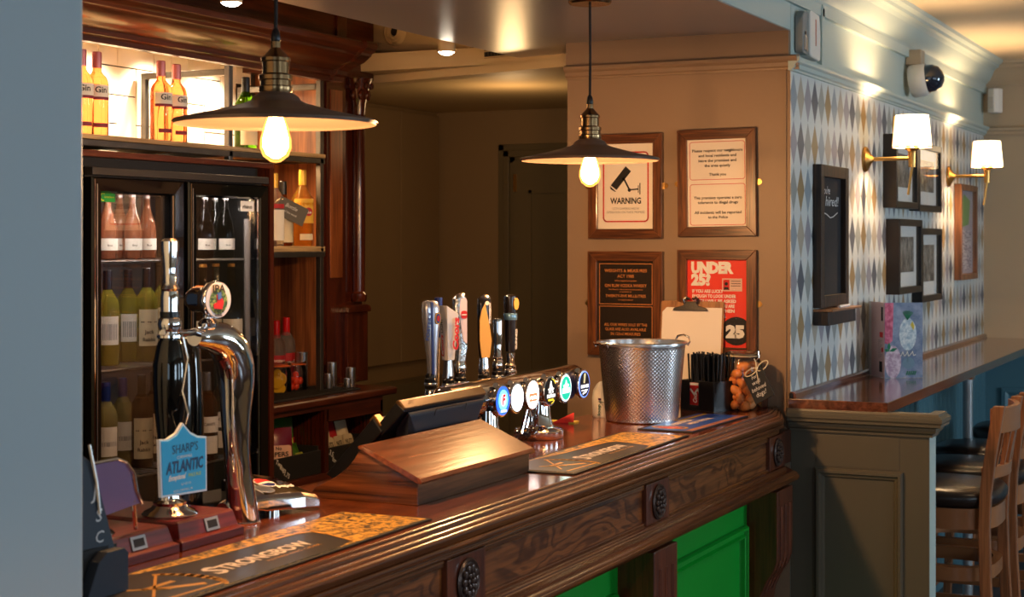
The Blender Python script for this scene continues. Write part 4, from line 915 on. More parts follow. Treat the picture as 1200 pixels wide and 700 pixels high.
# 1 silver and blue
y = hy[0]; h = blade(MB(), (HX,y), [(1.285,.012,.01,0,.004),(1.33,.013,.012,0,.003),(1.38,.019,.014,0,.001),(1.43,.024,.015,0,0),(1.465,.025,.015,0,-.001),(1.482,.021,.013,0,-.002),(1.486,.015,.01,0,-.002)]).build('tap_handle', Hm, ft, smooth=True, ang=50); h['label'] = 'silver tap handle with blue stripe and oval badge'
F = FR((HX+.0155,y,1.39), (0,1,0), (0,0,1)); MB().line(F, [(-.001,-.10),(-.004,.0),(-.006,.09)], .0065, -.004, .0012).build('blue_stripe', Hb, h)
MB().disc(F, .013, .048, .0085, 0, .002, 20, .016).build('gold_rim', M['gold'], h); MB().disc(F, .013, .048, .007, .002, .0026, 20, .013).build('blue_oval', Hb, h); MB().disc(F, .013, .048, .0045, .0026, .003, 16, .008).build('red_spot', M['red'], h)
mb = MB(); F2 = (F[0]+Vector((.0,-.022,-.01)), Vector((0,.15,1)).normalized(), Vector((0,-1,.15)).normalized(), Vector((1,0,0))); text(mb, F2, "FOSTER'S", 0, -.006, .010, .075, .03, al='L', hh=.001); mb.build('lettering', Hb, h); collar(h, y, 1.245, 1.29); spin(h, y, -30)
# 2 white wedge
y = hy[1]; mb = MB(); zt = [(1.318,.014,.012),(1.45,.020,.017)]
P = lambda z, a, b, dz=0: [(HX+b,y-a,z-dz*0),(HX+b,y+a,z-dz),(HX-b,y+a,z-dz),(HX-b,y-a,z)]
mb.add(P(1.318,.013,.012)+P(1.470,.023,.018,.024), [(3,2,1,0),(4,5,6,7),(0,1,5,4),(1,2,6,5),(2,3,7,6),(3,0,4,7)])
h = mb.build('tap_handle', plain('tap_white', rgb(200,194,190), .35), ft, bevel=.002); h['label'] = 'white wedge tap handle with red script lettering'
F = FR((HX+.0172,y-.0,1.325), (0,1,0), (.045,0,1)); mb = MB(); F2 = (F[0]+Vector((0,.008,0)), F[2], -F[1], F[3]); text(mb, F2, 'Coors', .022, -.0105, .020, .09, .05, .2, al='L', hh=.0015); mb.build('lettering', M['red'], h)
mb = MB(); text(mb, F2, 'LIGHT', .004, -.007, .006, .016, .02, al='L', hh=.0015); mb.build('lettering', M['ink'], h)
mb = MB(); F3 = FR((HX,y-.0205,1.33), (1,0,0), (0,-.06,1)); F4 = (F3[0]+Vector((.003,.001,0)), F3[2], -F3[1], F3[3]); text(mb, F4, 'Coors', .0, -.004, .010, .06, .03, .2, al='L', hh=.0035); mb.build('lettering', M['red'], h)
mb = MB(); text(mb, F4, 'LIGHT', .065, -.004, .008, .04, .03, al='L', hh=.0035); mb.build('lettering', M['ink'], h)
blade(MB(), (HX,y), [(1.27,.016,.013,0,0),(1.285,.014,.012,0,0),(1.318,.011,.01,0,0)]).build('silver_neck', M['chrome_s'], h, smooth=True); collar(h, y, 1.235, 1.275); spin(h, y, -18)
# 3 chrome lattice with white top
y = hy[2]; h = blade(MB(), (HX,y), [(1.31,.012,.011,0,.002),(1.35,.014,.012,0,.006),(1.40,.014,.012,0,.004),(1.45,.018,.013,0,-.002),(1.485,.018,.013,0,-.004),(1.497,.012,.01,0,.001),(1.501,.007,.007,0,.006)]).build('tap_handle', plain('hammered_chrome', (.7,.7,.7,1), .18, 1, bump=1, bs=130), ft, smooth=True); h['label'] = 'chrome and white curved tap handle with red badge'
F = FR((HX+.0135,y,1.39), (0,1,0), (0,0,1)); f_ = MB().flat(F, [(.002,-.02),(.014,-.03),(.014,.09),(.01,.098),(-.006,.095),(-.010,.06),(-.004,.02)], -.002, .0015).build('white_face', plain('tap_white_face', rgb(226,206,206), .3), h)
MB().flat(F, rrect(-.005,.014,.04,.062,.006), .0015, .0025).build('red_badge', M['red'], f_); MB().line(F, [(-.002,.051),(.011,.051)], .003, .0025, .003).build('white_band', M['white'], f_)
MB().lathe([(.013,1.275),(.017,1.283),(.017,1.30),(.013,1.312)], (HX,y,0), 18).build('chrome_neck', M['chrome'], h, smooth=True); collar(h, y, 1.235, 1.275); spin(h, y, -34)
# 4 gold and black
y = hy[3]; h = blade(MB(), (HX,y), [(1.31,.013,.011,0,0),(1.35,.017,.013,0,0),(1.41,.019,.014,0,0),(1.46,.020,.014,0,0),(1.482,.019,.013,0,0),(1.488,.012,.01,0,.004)]).build('tap_handle', plain('tap_black', rgb(24,18,16), .2, coat=.5), ft, smooth=True, ang=50); h['label'] = 'gold and black tap handle with chrome tip'
F = FR((HX+.0145,y,1.39), (0,1,0), (0,0,1)); MB().flat(F, [(-.012,-.078),(.012,-.078),(.018,-.03),(.012,.01),(-.002,.078),(-.012,.06),(-.018,.03),(-.018,-.03)], -.004, .0012).build('gold_face', M['gold'], h)
mb = MB(); F2 = (F[0]+Vector((0,.012,0)), F[2], -F[1], F[3]); text(mb, F2, 'STRONGBOW', .02, -.004, .006, .06, .03, al='L', hh=.0015); mb.disc(F, .004, .078, .006, 0, .001, 12); mb.build('lettering', M['paper'], h)
blade(MB(), (HX,y), [(1.480,.0195,.0135,0,0),(1.488,.014,.011,0,.003),(1.492,.007,.007,0,.006)]).build('chrome_tip', M['chrome'], h, smooth=True)
MB().lathe([(.016,1.268),(.017,1.275),(.015,1.29),(.013,1.312)], (HX,y,0), 18).build('chrome_neck', M['chrome'], h, smooth=True); collar(h, y, 1.232, 1.27); spin(h, y, -42)
# 5 short chrome
y = hy[4]; h = MB().lathe([(.013,1.27),(.017,1.28),(.015,1.295),(.011,1.30),(.016,1.306),(.011,1.314),(.013,1.35),(.0155,1.41),(.014,1.418),(.008,1.421)], (HX,y,0), 14).build('tap_handle', M['chrome'], ft, smooth=True); h['label'] = 'short fluted chrome tap handle'
collar(h, y, 1.235, 1.27)
# 6 black with blue band
y = hy[5]; h = MB().lathe([(.015,1.318),(.017,1.35),(.019,1.44),(.0205,1.47),(.0195,1.482),(.010,1.487)], (HX,y,0), 18).build('tap_handle', bpy.data.materials['tap_black'], ft, smooth=True); h['label'] = 'black tap handle with blue band and gold harp'
MB().lathe([(.0197,1.412),(.0207,1.414),(.0207,1.43),(.0197,1.432)], (HX,y,0), 18).build('blue_band', plain('tap_lightblue', rgb(110,150,180), .2, .6), h, smooth=True)
F = FR((HX+.02,y,1.40), (0,1,0), (.03,0,1)); MB().disc(F, .006, .06, .009, -.003, .002, 14, .018).build('gold_harp', M['gold'], h); mb = MB(); F2 = (F[0]+Vector((-.002,.008,0)), F[2], -F[1], F[3]); text(mb, F2, 'GUINNESS', -.075, -.004, .006, .06, .02, al='L', hh=.001); mb.build('lettering', M['white'], h)
MB().lathe([(.013,1.262),(.017,1.268),(.017,1.278),(.012,1.284),(.014,1.315)], (HX,y,0), 18).build('chrome_neck', M['chrome'], h, smooth=True); MB().ball((HX,y,1.258), .02, .02, .016, 14).build('chrome_ball', M['chrome'], h, smooth=True); spin(h, y, -30)
o = thing('stirring_rod', 'thin pale rod with dark blue grip standing behind the tap handles', 'rod', (-2.0, 3.86, B))
MB().tube([(-.14,.075,.0),(-.13,.07,.29)], .006, 10).build('rod', M['shelf_wood'], o, smooth=True); MB().tube([(-.13,.07,.29),(-.128,.069,.40)], [.011,.011], 12).build('grip', Hb, o, smooth=True)
# ---- hand pumps and swan tap
def block(label, y0, y1, group='red wooden pump blocks'):
    x1 = -1.792; x0 = -2.09; c = thing('pump_block', label, 'pump block', (-1.93, (y0+y1)/2, B), 0, group, world=True)
    mb = MB()
    R1 = [(x0,y0),(x1,y0),(x1,y1),(x0,y1)]
    lay = [(0,0),(0,.016),(.010,.020),(.018,.046),(.022,.050)]
    vs = [(x+(t if x == x0 else -t), y+(t*.6 if y == y0 else -t*.6), B+z) for t, z in lay for x, y in R1]
    fs = [(3,2,1,0), tuple(range(len(vs)-4, len(vs)))]+[(i*4+k, i*4+(k+1) % 4, (i+1)*4+(k+1) % 4, (i+1)*4+k) for i in range(len(lay)-1) for k in range(4)]
    mb.add(vs, fs).build('block', M['red_box'], c, bevel=.0015)
    F = FR((x1-.0135, (y0+y1)/2+.01, B+.033), (0,1,0), (-.3,0,1)); p_ = MB().rect(F, -.02, .02, -.012, .012, 0, .002).build('name_plate', plain('dull_plate', rgb(150,150,150), .4, .3) if 'dull_plate' not in bpy.data.materials else bpy.data.materials['dull_plate'], c)
    mb = MB(); mb.rect(F, -.014, .014, -.007, .007, .002, .0026); mb.build('plate_print', M['black_m'], p_)
    return c
block('red wooden block under the blue Atlantic pump clip'.replace('Atlantic ', ''), 2.345, 2.535)
block('red wooden block nearer, under the perspex pump clip', 2.12, 2.338)
def base_bell(mb, c, s=1):
    return mb.lathe([(.05*s,0),(.052*s,.004),(.047*s,.009),(.036*s,.014),(.030*s,.02),(.031*s,.025),(.022*s,.03),(.018*s,.045),(.021*s,.052),(.015*s,.058)], c, 28)
hp = thing('hand_pump', 'black hand pump with tall chrome grip and blue pump clip', 'hand pump', (-1.87, 2.41, B+.05), 0, 'hand pumps on the bar', world=True)
hx, hy_ = -1.87, 2.41; BZ = B+.05
base_bell(MB(), (hx,hy_,BZ)).build('bell_base', M['chrome'], hp, smooth=True)
MB().lathe([(.012,BZ+.05),(.014,1.22),(.022,1.28),(.029,1.34),(.0315,1.385),(.031,1.42),(.024,1.455),(.018,1.468)], (hx,hy_,0), 26).build('black_grip', M['black_g'], hp, smooth=True)
MB().lathe([(.019,1.466),(.024,1.469),(.024,1.474),(.017,1.478),(.020,1.484),(.0225,1.494),(.020,1.504),(.016,1.508)], (hx,hy_,0), 24).build('chrome_knuckle', M['chrome'], hp, smooth=True)
MB().lathe([(.0185,1.507),(.0185,1.517)], (hx,hy_,0), 20).build('black_ring', M['black'], hp, smooth=True)
MB().lathe([(.0165,1.517),(.017,1.545),(.015,1.555),(.018,1.559),(.015,1.564),(.011,1.57),(.012,1.60),(.0165,1.637),(.0160,1.647),(.010,1.652)], (hx,hy_,0), 24).build('chrome_handle', M['chrome'], hp, smooth=True)
MB().tube([(hx,hy_-.022,1.478),(hx,hy_+.06,1.474),(hx+.005,hy_+.115,1.479)], .0065, 12).build('cross_rod', M['chrome'], hp, smooth=True)
ch = MB(); pts = [(hx+.026,hy_+.006,1.47),(hx+.035,hy_+.008,1.43),(hx+.032,hy_-.004,1.37),(hx+.05,hy_-.012,1.33),(hx+.072,hy_-.05,1.316)]
ch.tube([Vector(p) for p in pts], .0022, 6).build('chain', M['chrome'], hp)
F = FR((-1.80, 2.359, 1.245), (0,1,0), (0.02,0,1))
out = [(-.068,-.052),(.068,-.058+.0),(.072,.043),(.045,.047),(.022,.057),(.002,.075),(-.018,.058),(-.045,.050),(-.068,.052)]
def sk(p): return (p[0]*.98+p[1]*-.08, p[1]+0.0)
out = [sk(p) for p in out]
clip = MB().flat(F, out, -.006, .0).build('pump_clip', plain('clip_edge_white', rgb(225,230,236), .3), hp); clip['label'] = 'blue pump clip with ale lettering'
inn = [(p[0]*.93, p[1]*.93) for p in out]
fc = MB().flat(F, inn, 0, .0012).build('clip_face', plain('clip_sky_blue', rgb(60,176,226), .3), clip)
Fs = (F[0], Vector((0,1,0)), F[2], F[3])
navy = plain('clip_navy_ink', rgb(44,74,112), .5); mb = MB(); text(mb, Fs, "SHARP'S", .002, .022, .0155, .075, .0, hh=.0022); text(mb, Fs, 'ATLANTIC', .002, -.012, .020, .108, .03, .1, hh=.0022); mb.build('lettering', navy, fc)
mb = MB(); text(mb, Fs, 'CORNWALL', 0, .012, .005, .045, .01, hh=.0022); text(mb, Fs, 'Exceptional', -.02, -.025, .009, .05, .04, .3, hh=.0022); text(mb, Fs, 'ALC 4.2% VOL', .006, -.037, .004, .03, 0, hh=.0022); text(mb, Fs, 'ROCK CORNWALL UK', -.002, -.048, .0045, .055, 0, hh=.0022); mb.build('lettering', M['white'], fc)
mb = MB(); text(mb, Fs, 'PALE ALE', .031, -.0245, .006, .036, .01, hh=.0022); mb.build('lettering', plain('clip_yellow', rgb(210,220,110), .5), fc)
MB().tube([(hx+.01,hy_-.02,1.24),(-1.806,2.365,1.24)], .004, 8).build('clip_arm', M['chrome'], clip)
o = thing('hand_pump', 'wide gloss black hand pump standing behind the chrome gripped one', 'hand pump', (-1.98, 2.60, B), 0, 'hand pumps on the bar', world=True)
MB().lathe([(.04,B),(.042,1.2),(.042,1.32),(.039,1.38),(.036,1.43),(.03,1.455),(.0,1.458)], (-1.99,2.605,0), 26).build('black_cylinder', M['black_g'], o, smooth=True)
MB().lathe([(.05,B),(.052,B+.01),(.043,B+.016)], (-1.99,2.605,0), 26).build('foot_ring', M['black'], o, smooth=True)
o = thing('hand_pump', 'nearest hand pump with clear perspex clip, mostly hidden by the column', 'hand pump', (-1.90, 2.175, BZ), 0, 'hand pumps on the bar', world=True)
base_bell(MB(), (-1.87,2.175,BZ)).build('bell_base', M['chrome'], o, smooth=True)
MB().lathe([(.012,BZ+.05),(.014,1.22),(.022,1.28),(.029,1.34),(.031,1.40),(.02,1.46),(.0,1.47)], (-1.95,2.12,0), 26).build('black_grip', M['black_g'], o, smooth=True)
MB().tube([(-1.95,2.12,1.20),(-1.87,2.175,1.19)], .012, 10).build('neck', M['chrome'], o, smooth=True)
F = FR((-1.80, 2.175, 1.215), (0,1,0), (0,0,1))
pc = MB().flat(F, [(-.085,-.035),(.062,-.022),(.048,.0),(.040,.032),(.022,.052),(0,.060),(-.06,.058),(-.085,.05)], -.004, 0).build('perspex_clip', plain('lilac_perspex', rgb(176,150,190), .12, trans=.55, ior=1.2), o)
MB().tube([(-1.798,2.175-.06,1.277),(-1.798,2.175,1.277),(-1.798,2.198,1.268),(-1.798,2.218,1.247),(-1.798,2.226,1.215),(-1.798,2.24,1.192)], .003, 8).build('clip_rim', M['chrome'], pc)
MB().tube([(-1.803,2.222,1.20),(-1.82,2.25,1.145)], .004, 8).build('clip_leg', M['chrome'], pc)
sw = thing('swan_tap', 'polished chrome swan neck beer tap with round IPA badge', 'swan tap', (-1.86, 2.65, B), 0, None, world=True)
xs = -1.868
pth = [(2.660,B+.004),(2.655,B+.05),(2.647,1.19),(2.640,1.25),(2.638,1.31),(2.640,1.36),(2.636,1.40),(2.618,1.435),(2.588,1.456),(2.555,1.463),(2.530,1.464),(2.505,1.466)]
rad = [.034,.030,.026,.0265,.030,.0345,.0375,.038,.034,.028,.022,.017]
def smooth_path(P, Rr, m=4):
    out = []; rr = []
    for i in range(len(P)-1):
        p0 = P[max(i-1,0)]; p1 = P[i]; p2 = P[i+1]; p3 = P[min(i+2,len(P)-1)]
        for k in range(m):
            t = k/m; f = lambda a,b,c_,d: .5*((2*b)+(-a+c_)*t+(2*a-5*b+4*c_-d)*t*t+(-a+3*b-3*c_+d)*t**3)
            out.append((f(p0[0],p1[0],p2[0],p3[0]), f(p0[1],p1[1],p2[1],p3[1]))); rr.append(Rr[i]*(1-t)+Rr[i+1]*t)
    out.append(P[-1]); rr.append(Rr[-1]); return out, rr
pth = [(y-.024, z) for y, z in pth]; pp, rr = smooth_path(pth, rad)
MB().tube([(xs, y, z) for y, z in pp], rr, 28).build('neck', M['chrome'], sw, smooth=True, ang=70)
MB().lathe([(.036,B),(.037,B+.004),(.030,B+.008)], (xs,2.636,0), 28).build('foot', M['chrome'], sw, smooth=True)
MB().lathe([(.018,1.484),(.02,1.490),(.014,1.497),(.010,1.50),(.010,1.512)], (xs,2.525,0), 20).build('mount', M['chrome'], sw, smooth=True)
c = Vector((xs+.035, 2.503, 1.536)); n_ = Vector((.99,-.14,0)).normalized(); Mx = Matrix.Rotation(math.atan2(n_.y, n_.x), 3, 'Z') @ roty(math.pi/2)
MB().lathe([(.006,-.080),(.016,-.070),(.026,-.052),(.026,-.030),(.030,-.018),(.036,-.008),(.0375,-.002),(.036,.003),(.034,.004)], c, 12, Mx).build('badge_housing', M['chrome'], sw, smooth=True, ang=30)
F = FR(c+n_*.0042, (.14,.99,0), (0,0,1)); fcx = MB().disc(F, 0, 0, .0335, 0, .001, 28).build('badge', plain('badge_silver_print', rgb(206,190,180), .3), sw); fcx['label'] = 'round IPA badge'
MB().disc(F, 0, -.003, .024, .001, .0014, 24).build('foliage_print', speckle('badge_foliage', rgb(24,70,40), rgb(150,170,90), 160, .45, .6), fcx)
MB().flat(F, [(-.012,-.016),(.010,-.018),(.014,-.004),(.004,.012),(-.006,.010),(-.004,-.004),(-.014,-.008)], .0014, .0018).build('red_print', M['red'], fcx); MB().flat(F, [(-.002,.0),(.008,.003),(.006,.016),(-.004,.014)], .0018, .0022).build('navy_print', Hb, fcx)
mb = MB(); text(mb, F, 'IPA', .000, .0145, .0140, .034, .03, hh=.003)
mb.build('lettering', M['ink'], fcx); mb = MB(); text(mb, F, 'GREENE', .0, -.024, .006, .028, .02, hh=.0026); text(mb, F, 'KING', .0, -.031, .005, .018, .02, hh=.0018); mb.build('lettering', M['ink'], fcx)
# ---- soft drink tap
sd = thing('soft_drink_tap', 'low chrome soft drink tap with red, white and blue roundel', 'drink tap', (-1.85, 2.76, B), .0, None, world=True)
mb = MB(); vs = []
for y, xa, xb, z0, z1 in ((2.665,-1.93,-1.862,1.112,1.136),(2.70,-1.965,-1.85,1.104,1.137),(2.80,-1.985,-1.828,1.098,1.130),(2.842,-1.955,-1.818,1.094,1.120)):
    vs += [(xa,y,z0),(xb,y,z0),(xb,y,z1-.008),(xb-.010,y,z1),(xa+.02,y,z1+.030),(xa,y,z1+.022)]
mb.add(vs, [(5,4,3,2,1,0),(18,19,20,21,22,23)]+[(i*6+k, i*6+(k+1) % 6, (i+1)*6+(k+1) % 6, (i+1)*6+k) for i in range(3) for k in range(6)])
hd = mb.build('tap_head', M['chrome'], sd, bevel=.003)
MB().lathe([(.022,B),(.022,B+.008),(.016,B+.012)], (-1.885,2.76,0), 20).build('foot', M['chrome'], sd, smooth=True)
MB().lathe([(.016,2.60),(.022,2.615),(.02,2.63),(.023,2.645),(.018,2.665)], (-1.89,0,1.117), 18, Matrix(((1,0,0),(0,0,1),(0,-1,0)))).build('coupling', M['chrome'], sd, smooth=True)
F = FR((-1.898,2.755,1.1512), (.22,.97,-.08), (-.95,.2,.235))
MB().disc(F, 0, 0, .024, 0, .0008, 24).build('white_roundel', M['white'], hd)
MB().flat(F, [(.022*math.cos(t), .022*math.sin(t)) for t in [math.radians(a) for a in range(10, 191, 15)]]+[(-.008,.001),(.008,.006)], .0008, .0014).build('red_half', M['red'], hd)
MB().flat(F, [(.022*math.cos(t), .022*math.sin(t)) for t in [math.radians(a) for a in range(205, 346, 15)]]+[(.008,-.003),(-.008,-.008)], .0008, .0014).build('blue_half', Hb, hd)
mb = MB(); text(mb, F, 'pepsi', .028, -.036, .014, .050, .04, .2, hh=.003); mb.build('lettering', M['white'], hd)
o = thing('drip_tray', 'black drip tray behind the swan neck tap', 'drip tray', (-2.02, 2.75, B), world=True)
MB().flat(FR((-2.01,2.74,B), (0,1,0), (-1,0,0)), [(.14*math.cos(t*.2618), .055*math.sin(t*.2618)) for t in range(24)], 0, .03).build('tray', M['black'], o, bevel=.004)
# ---- chalk menu stand by the column
o = thing('chalk_sign', 'small leaning chalkboard sign beside the blue-grey column', 'sign', (-1.70, 2.0, B), 0, None, world=True)
F = FR((-1.690, 1.93, B), (.15,.98,0), (-.05,-.02,1))
MB().flat(F, [(-.02,0),(.122,0),(.098,.07),(.062,.21),(.035,.23),(-.02,.24)], -.006, 0).build('board', plain('blue_slate', rgb(44,54,66), .6), o, bevel=.001)
mb = MB()
for tx, x, z, s_ in (('J', .068, .155, .022), ('S', .076, .118, .02), ('C', .076, .085, .018), ('S', .08, .06, .016)): text(mb, F, tx, x-.008, z, s_, None, .0, .2, hh=.001)
mb.build('lettering', M['chalk'], o)
MB().tube([(-1.688,1.975,1.33),(-1.686,1.99,1.27),(-1.684,1.995,1.22)], .0025, 6).build('wire_hook', M['chrome_s'], o)
o = thing('card_box', 'dark blue card box in front of the chalkboard sign', 'box', (-1.64, 1.98, B), 0, None, world=True)
MB().prism([(1.935,B),(2.035,B),(2.035,1.155),(2.026,1.163),(1.985,1.163),(1.965,1.150),(1.955,1.13)], 'X', -1.68, -1.66).build('front', plain('navy_card', rgb(26,36,50), .6), o, bevel=.001)
MB().box(-1.684, -1.681, 1.94, 2.032, B, 1.168).build('back', M['black_m'], o)
# ---- ice bucket
ib = thing('ice_bucket', 'large hammered steel ice bucket with wire handles', 'ice bucket', (-1.812, 4.665, B), 0, None)
def hammered():
    m, nt, p = newmat('hammered_steel'); p.inputs['Base Color'].default_value = (.60,.55,.54,1); p.inputs['Metallic'].default_value = 1; p.inputs['Roughness'].default_value = .22
    tc = N(nt, 'ShaderNodeTexCoord'); v = N(nt, 'ShaderNodeTexVoronoi'); v.inputs['Scale'].default_value = 80; v.inputs['Randomness'].default_value = .35
    nt.links.new(tc.outputs['Object'], v.inputs['Vector']); b = N(nt, 'ShaderNodeBump'); b.inputs['Strength'].default_value = .9; b.inputs['Distance'].default_value = .004; b.invert = True
    nt.links.new(v.outputs['Distance'], b.inputs['Height']); nt.links.new(b.outputs[0], p.inputs['Normal']); return m
HMt = hammered()
n_, m_ = 288, 84; vs = []; fs = []
for i in range(m_+1):
    z = .004+.230*i/m_; r0 = .112+.022*i/m_; row_ = z/.0118
    for k in range(n_):
        a = 2*math.pi*k/n_; u = k/n_*64
        d = math.cos(math.pi*row_)**2*math.cos(math.pi*u)**2+math.sin(math.pi*row_)**2*math.sin(math.pi*u)**2
        e_ = min(1, min(i, m_-i)/3); rr_ = r0-.0016*d*e_
        vs.append((rr_*math.cos(a), rr_*math.sin(a), z))
for i in range(m_):
    for k in range(n_): fs.append((i*n_+k, i*n_+(k+1) % n_, (i+1)*n_+(k+1) % n_, (i+1)*n_+k))
MB().add(vs, fs).lathe([(0,0),(.108,0),(.112,.004)], n=48, cap=False).build('wall', plain('beaten_steel', (.72,.66,.64,1), .27, 1), ib, smooth=True, ang=80)
MB().lathe([(.136,.236),(.141,.238),(.141,.243),(.137,.246),(.132,.244),(.132,.236),(.106,.006),(0,.006)], n=56, cap=False).build('rim', M['chrome_s'], ib, smooth=True, ang=50)
for a in (50, 230):
    t = math.radians(a); c = Vector((.139*math.cos(t), .139*math.sin(t), .243)); q = Vector((-math.sin(t), math.cos(t), 0)); o_ = Vector((math.cos(t), math.sin(t), 0))
    pts = [c-q*.04-Vector((0,0,.012)), c-q*.043+o_*.006, c-q*.034+Vector((0,0,.014))+o_*.008, c+Vector((0,0,.019))+o_*.01, c+q*.034+Vector((0,0,.014))+o_*.008, c+q*.043+o_*.006, c+q*.04-Vector((0,0,.012))]
    MB().tube(pts if a == 50 else [p-Vector((0,0,.02*(i in (2,3,4)))) for i, p in enumerate(pts)], .003, 8).build('handle', M['chrome'], ib, smooth=True)
# ---- clipboard
M['dark_clip'] = plain('dark_nickel', (.30,.27,.25,1), .2, 1)
cbd = thing('clipboard', 'brown clipboard with blank white paper leaning on the wall behind the bucket', 'clipboard', (-1.838, 5.10, B))
F = FR((0, .045, 0), (1,.03,0), (0,.11,1)); F = (F[0]-F[3]*.02, F[1], F[2], F[3])
zt_ = .355
MB().flat(F, rrect(-.11,.115,.0,zt_,.008), 0, .004).build('board', M['cork'], cbd, bevel=.001)
MB().flat(F, [(-.103,.02),(.108,.02),(.108,zt_-.022),(-.088,zt_-.022),(-.103,zt_-.038)], .004, .0052).build('paper', M['paper'], cbd)
mb = MB().flat(F, [(-.065,zt_-.034),(.062,zt_-.034),(.055,zt_-.024),(.025,zt_-.016),(.018,zt_-.002),(-.02,zt_-.002),(-.028,zt_-.016),(-.06,zt_-.024)], .006, .014); mb.build('clip', M['dark_clip'], cbd, bevel=.002)
mb = MB(); O_, R_, U__, N__ = F
for s_ in (-1, 1): mb.tube([O_+R_*(s_*.022)+U__*(zt_-.008)+N__*.012, O_+R_*(s_*.026)+U__*(zt_+.006)+N__*.016, O_+R_*(s_*.016)+U__*(zt_+.012)+N__*.014, O_+R_*(s_*.006)+U__*(zt_+.006)+N__*.012], .005, 8)
mb.build('clip_lever', M['dark_clip'], cbd, smooth=True)
# ---- straw holder
sh = thing('straw_caddy', 'black plastic straw caddy holding napkins beside the ice bucket', 'caddy', (-1.70, 5.03, B), math.radians(-22), None)
# local: +x right, -y front
mb = MB(); wv = .004; x0, x1, y0, y1 = -.10, .045, -.055, .07
mb.box(x0,x1,y0,y1,0,.004); mb.box(x0,x1,y1-wv,y1,.004,.11); mb.box(x0,x0+wv,y0,y1,.004,.10); mb.box(x1-wv,x1,y0,y1,.004,.10)
mb.box(x0+wv,-.062,y0,y0+wv,.004,.10); mb.box(-.022,x1-wv,y0,y0+wv,.004,.10); mb.box(-.062,-.022,y0,y0+wv,.004,.02); mb.box(x0+wv,x1-wv,y0+.03,y0+.033,.004,.09)
mb.build('box', M['black'], sh, bevel=.001)
F = FR((0,y0+.012,0), (1,0,0), (0,0,1)); nb = MB().rect(F, -.068, -.018, .012, .092, 0, .006).build('napkin_pack', M['red'], sh)
mb = MB(); mb.rect(F, -.068, -.018, .084, .092, .006, .0066); mb.line(F, [(-.06,.07),(-.045,.055),(-.03,.072),(-.022,.06)], .006, .006, .0068); text(mb, (F[0], F[2], -F[1], F[3]), 'Coca', .028, .032, .016, .032, .03, .3, al='L', hh=.008); mb.build('lettering', M['white'], nb)
st = thing('drinking_straws', 'bunch of black drinking straws standing in the caddy', 'straws', (-1.70, 5.03, B), math.radians(-22), None)
random.seed(3); k = 0
for i in range(14):
    for j in range(8):
        x = -.088+.0092*i+random.uniform(-.002,.002); y = -.016+.010*j+random.uniform(-.002,.002); lx = random.uniform(-.012,.012)-.008*(i < 2)+.004*(i > 11); ly = random.uniform(-.006,.004)
        s_ = MB().tube([(x,y,.01),(x+lx,y+ly,.182+random.uniform(-.008,.008))], .0032, 6).build('straw', M['black'], st, smooth=True); k += 1
# ---- jar of bread sticks
nj = thing('snack_jar', 'tall clip-top glass jar full of round brown biscuits with a slate tag', 'jar', (-1.628, 5.085, B), 0, None)
R_ = .056
MB().lathe([(R_*.84,0),(R_*.98,.006),(R_,.015),(R_,.125),(R_*.95,.142),(R_*.84,.150),(R_*.84,.156)], n=28, cap=False).build('glass_body', M['glass'], nj, smooth=True, ang=60)
MB().lathe([(R_*.84,.157),(R_*.92,.160),(R_*.92,.166),(R_*.7,.170),(0,.170)], n=28, cap=False).build('lid', M['glass'], nj, smooth=True)
MB().lathe([(R_*.83,.1545),(R_*.9,.156),(R_*.83,.158)], n=24).build('seal', LAB['cream'], nj, smooth=True)
MB().tube([(.043,-.012,.14),(.052,-.014,.152),(.05,-.012,.17),(.04,-.01,.168)], .002, 8).build('clip', M['chrome'], nj)
Eg = plain('toasted_brown', rgb(224,140,76), .45, bump=.2, bs=80); random.seed(11); n = 0
for lay in range(6):
    for k in range(6):
        a = k*math.pi/3+lay*.6; r = .034 if k else .0
        if lay > 4 and k % 2: continue
        e = MB().ball((0,0,0), .0135, .0135, .022, 12).build('snack', Eg, nj, smooth=True); e.location = (r*math.cos(a), r*math.sin(a), .016+.0225*lay+random.uniform(-.002,.002)); e.rotation_euler = (random.uniform(.7,1.6), random.uniform(-.4,.4), random.uniform(0,6))
tg = thing('slate_tag', 'black slate tag with chalk writing tied to the snack jar with twine', 'tag', (-1.592, 5.06, B+.014))
F = FR((.036,-.050,.075), (.86,-.15,.48), (-.45,.1,.88)); MB().flat(F, [(-.032,-.045),(.034,-.045),(.034,.042),(-.032,.042)], 0, .003).build('slate', plain('near_black_slate', rgb(26,30,36), .6), tg, bevel=.001)
mb = MB(); 
for tx, y, h, w_ in (('For', .022, .010, .018), ('well', .006, .011, .028), ('behaved', -.012, .011, .05), ('dogs!', -.030, .013, .036)): text(mb, F, tx, 0, y, h, w_, .0, .3, hh=.004)
mb.build('lettering', M['chalk'], tg)
mb = MB()
def loop(c, u, v, a, b, n=16): return [c+u*a*math.cos(2*math.pi*k/n)+v*b*math.sin(2*math.pi*k/n) for k in range(n)]
c = Vector((.03,-.052,.118))
mb.tube(loop(c+Vector((.018,0,.014)), Vector((.7,0,.7)), Vector((-.7,0,.7)), .020, .009), .0016, 6, True); mb.tube(loop(c+Vector((-.016,0,-.006)), Vector((.8,0,.55)), Vector((-.55,0,.8)), .020, .008), .0016, 6, True)
mb.tube([c, c+Vector((.006,0,-.03)), c+Vector((.010,0,-.045))], .0016, 6); mb.tube([c, c+Vector((-.004,.01,.022)), Vector((.02,-.04,.15))], .0016, 6)
mb.build('twine_bow', LAB['cream'], tg, smooth=True)
nj.location = (-1.622, 5.085, B); nj.scale = (1.13, 1.1, 1.15)
tg.scale = (1.15, 1.1, 1.12); tg.location = (-1.585, 5.06, B+.008)
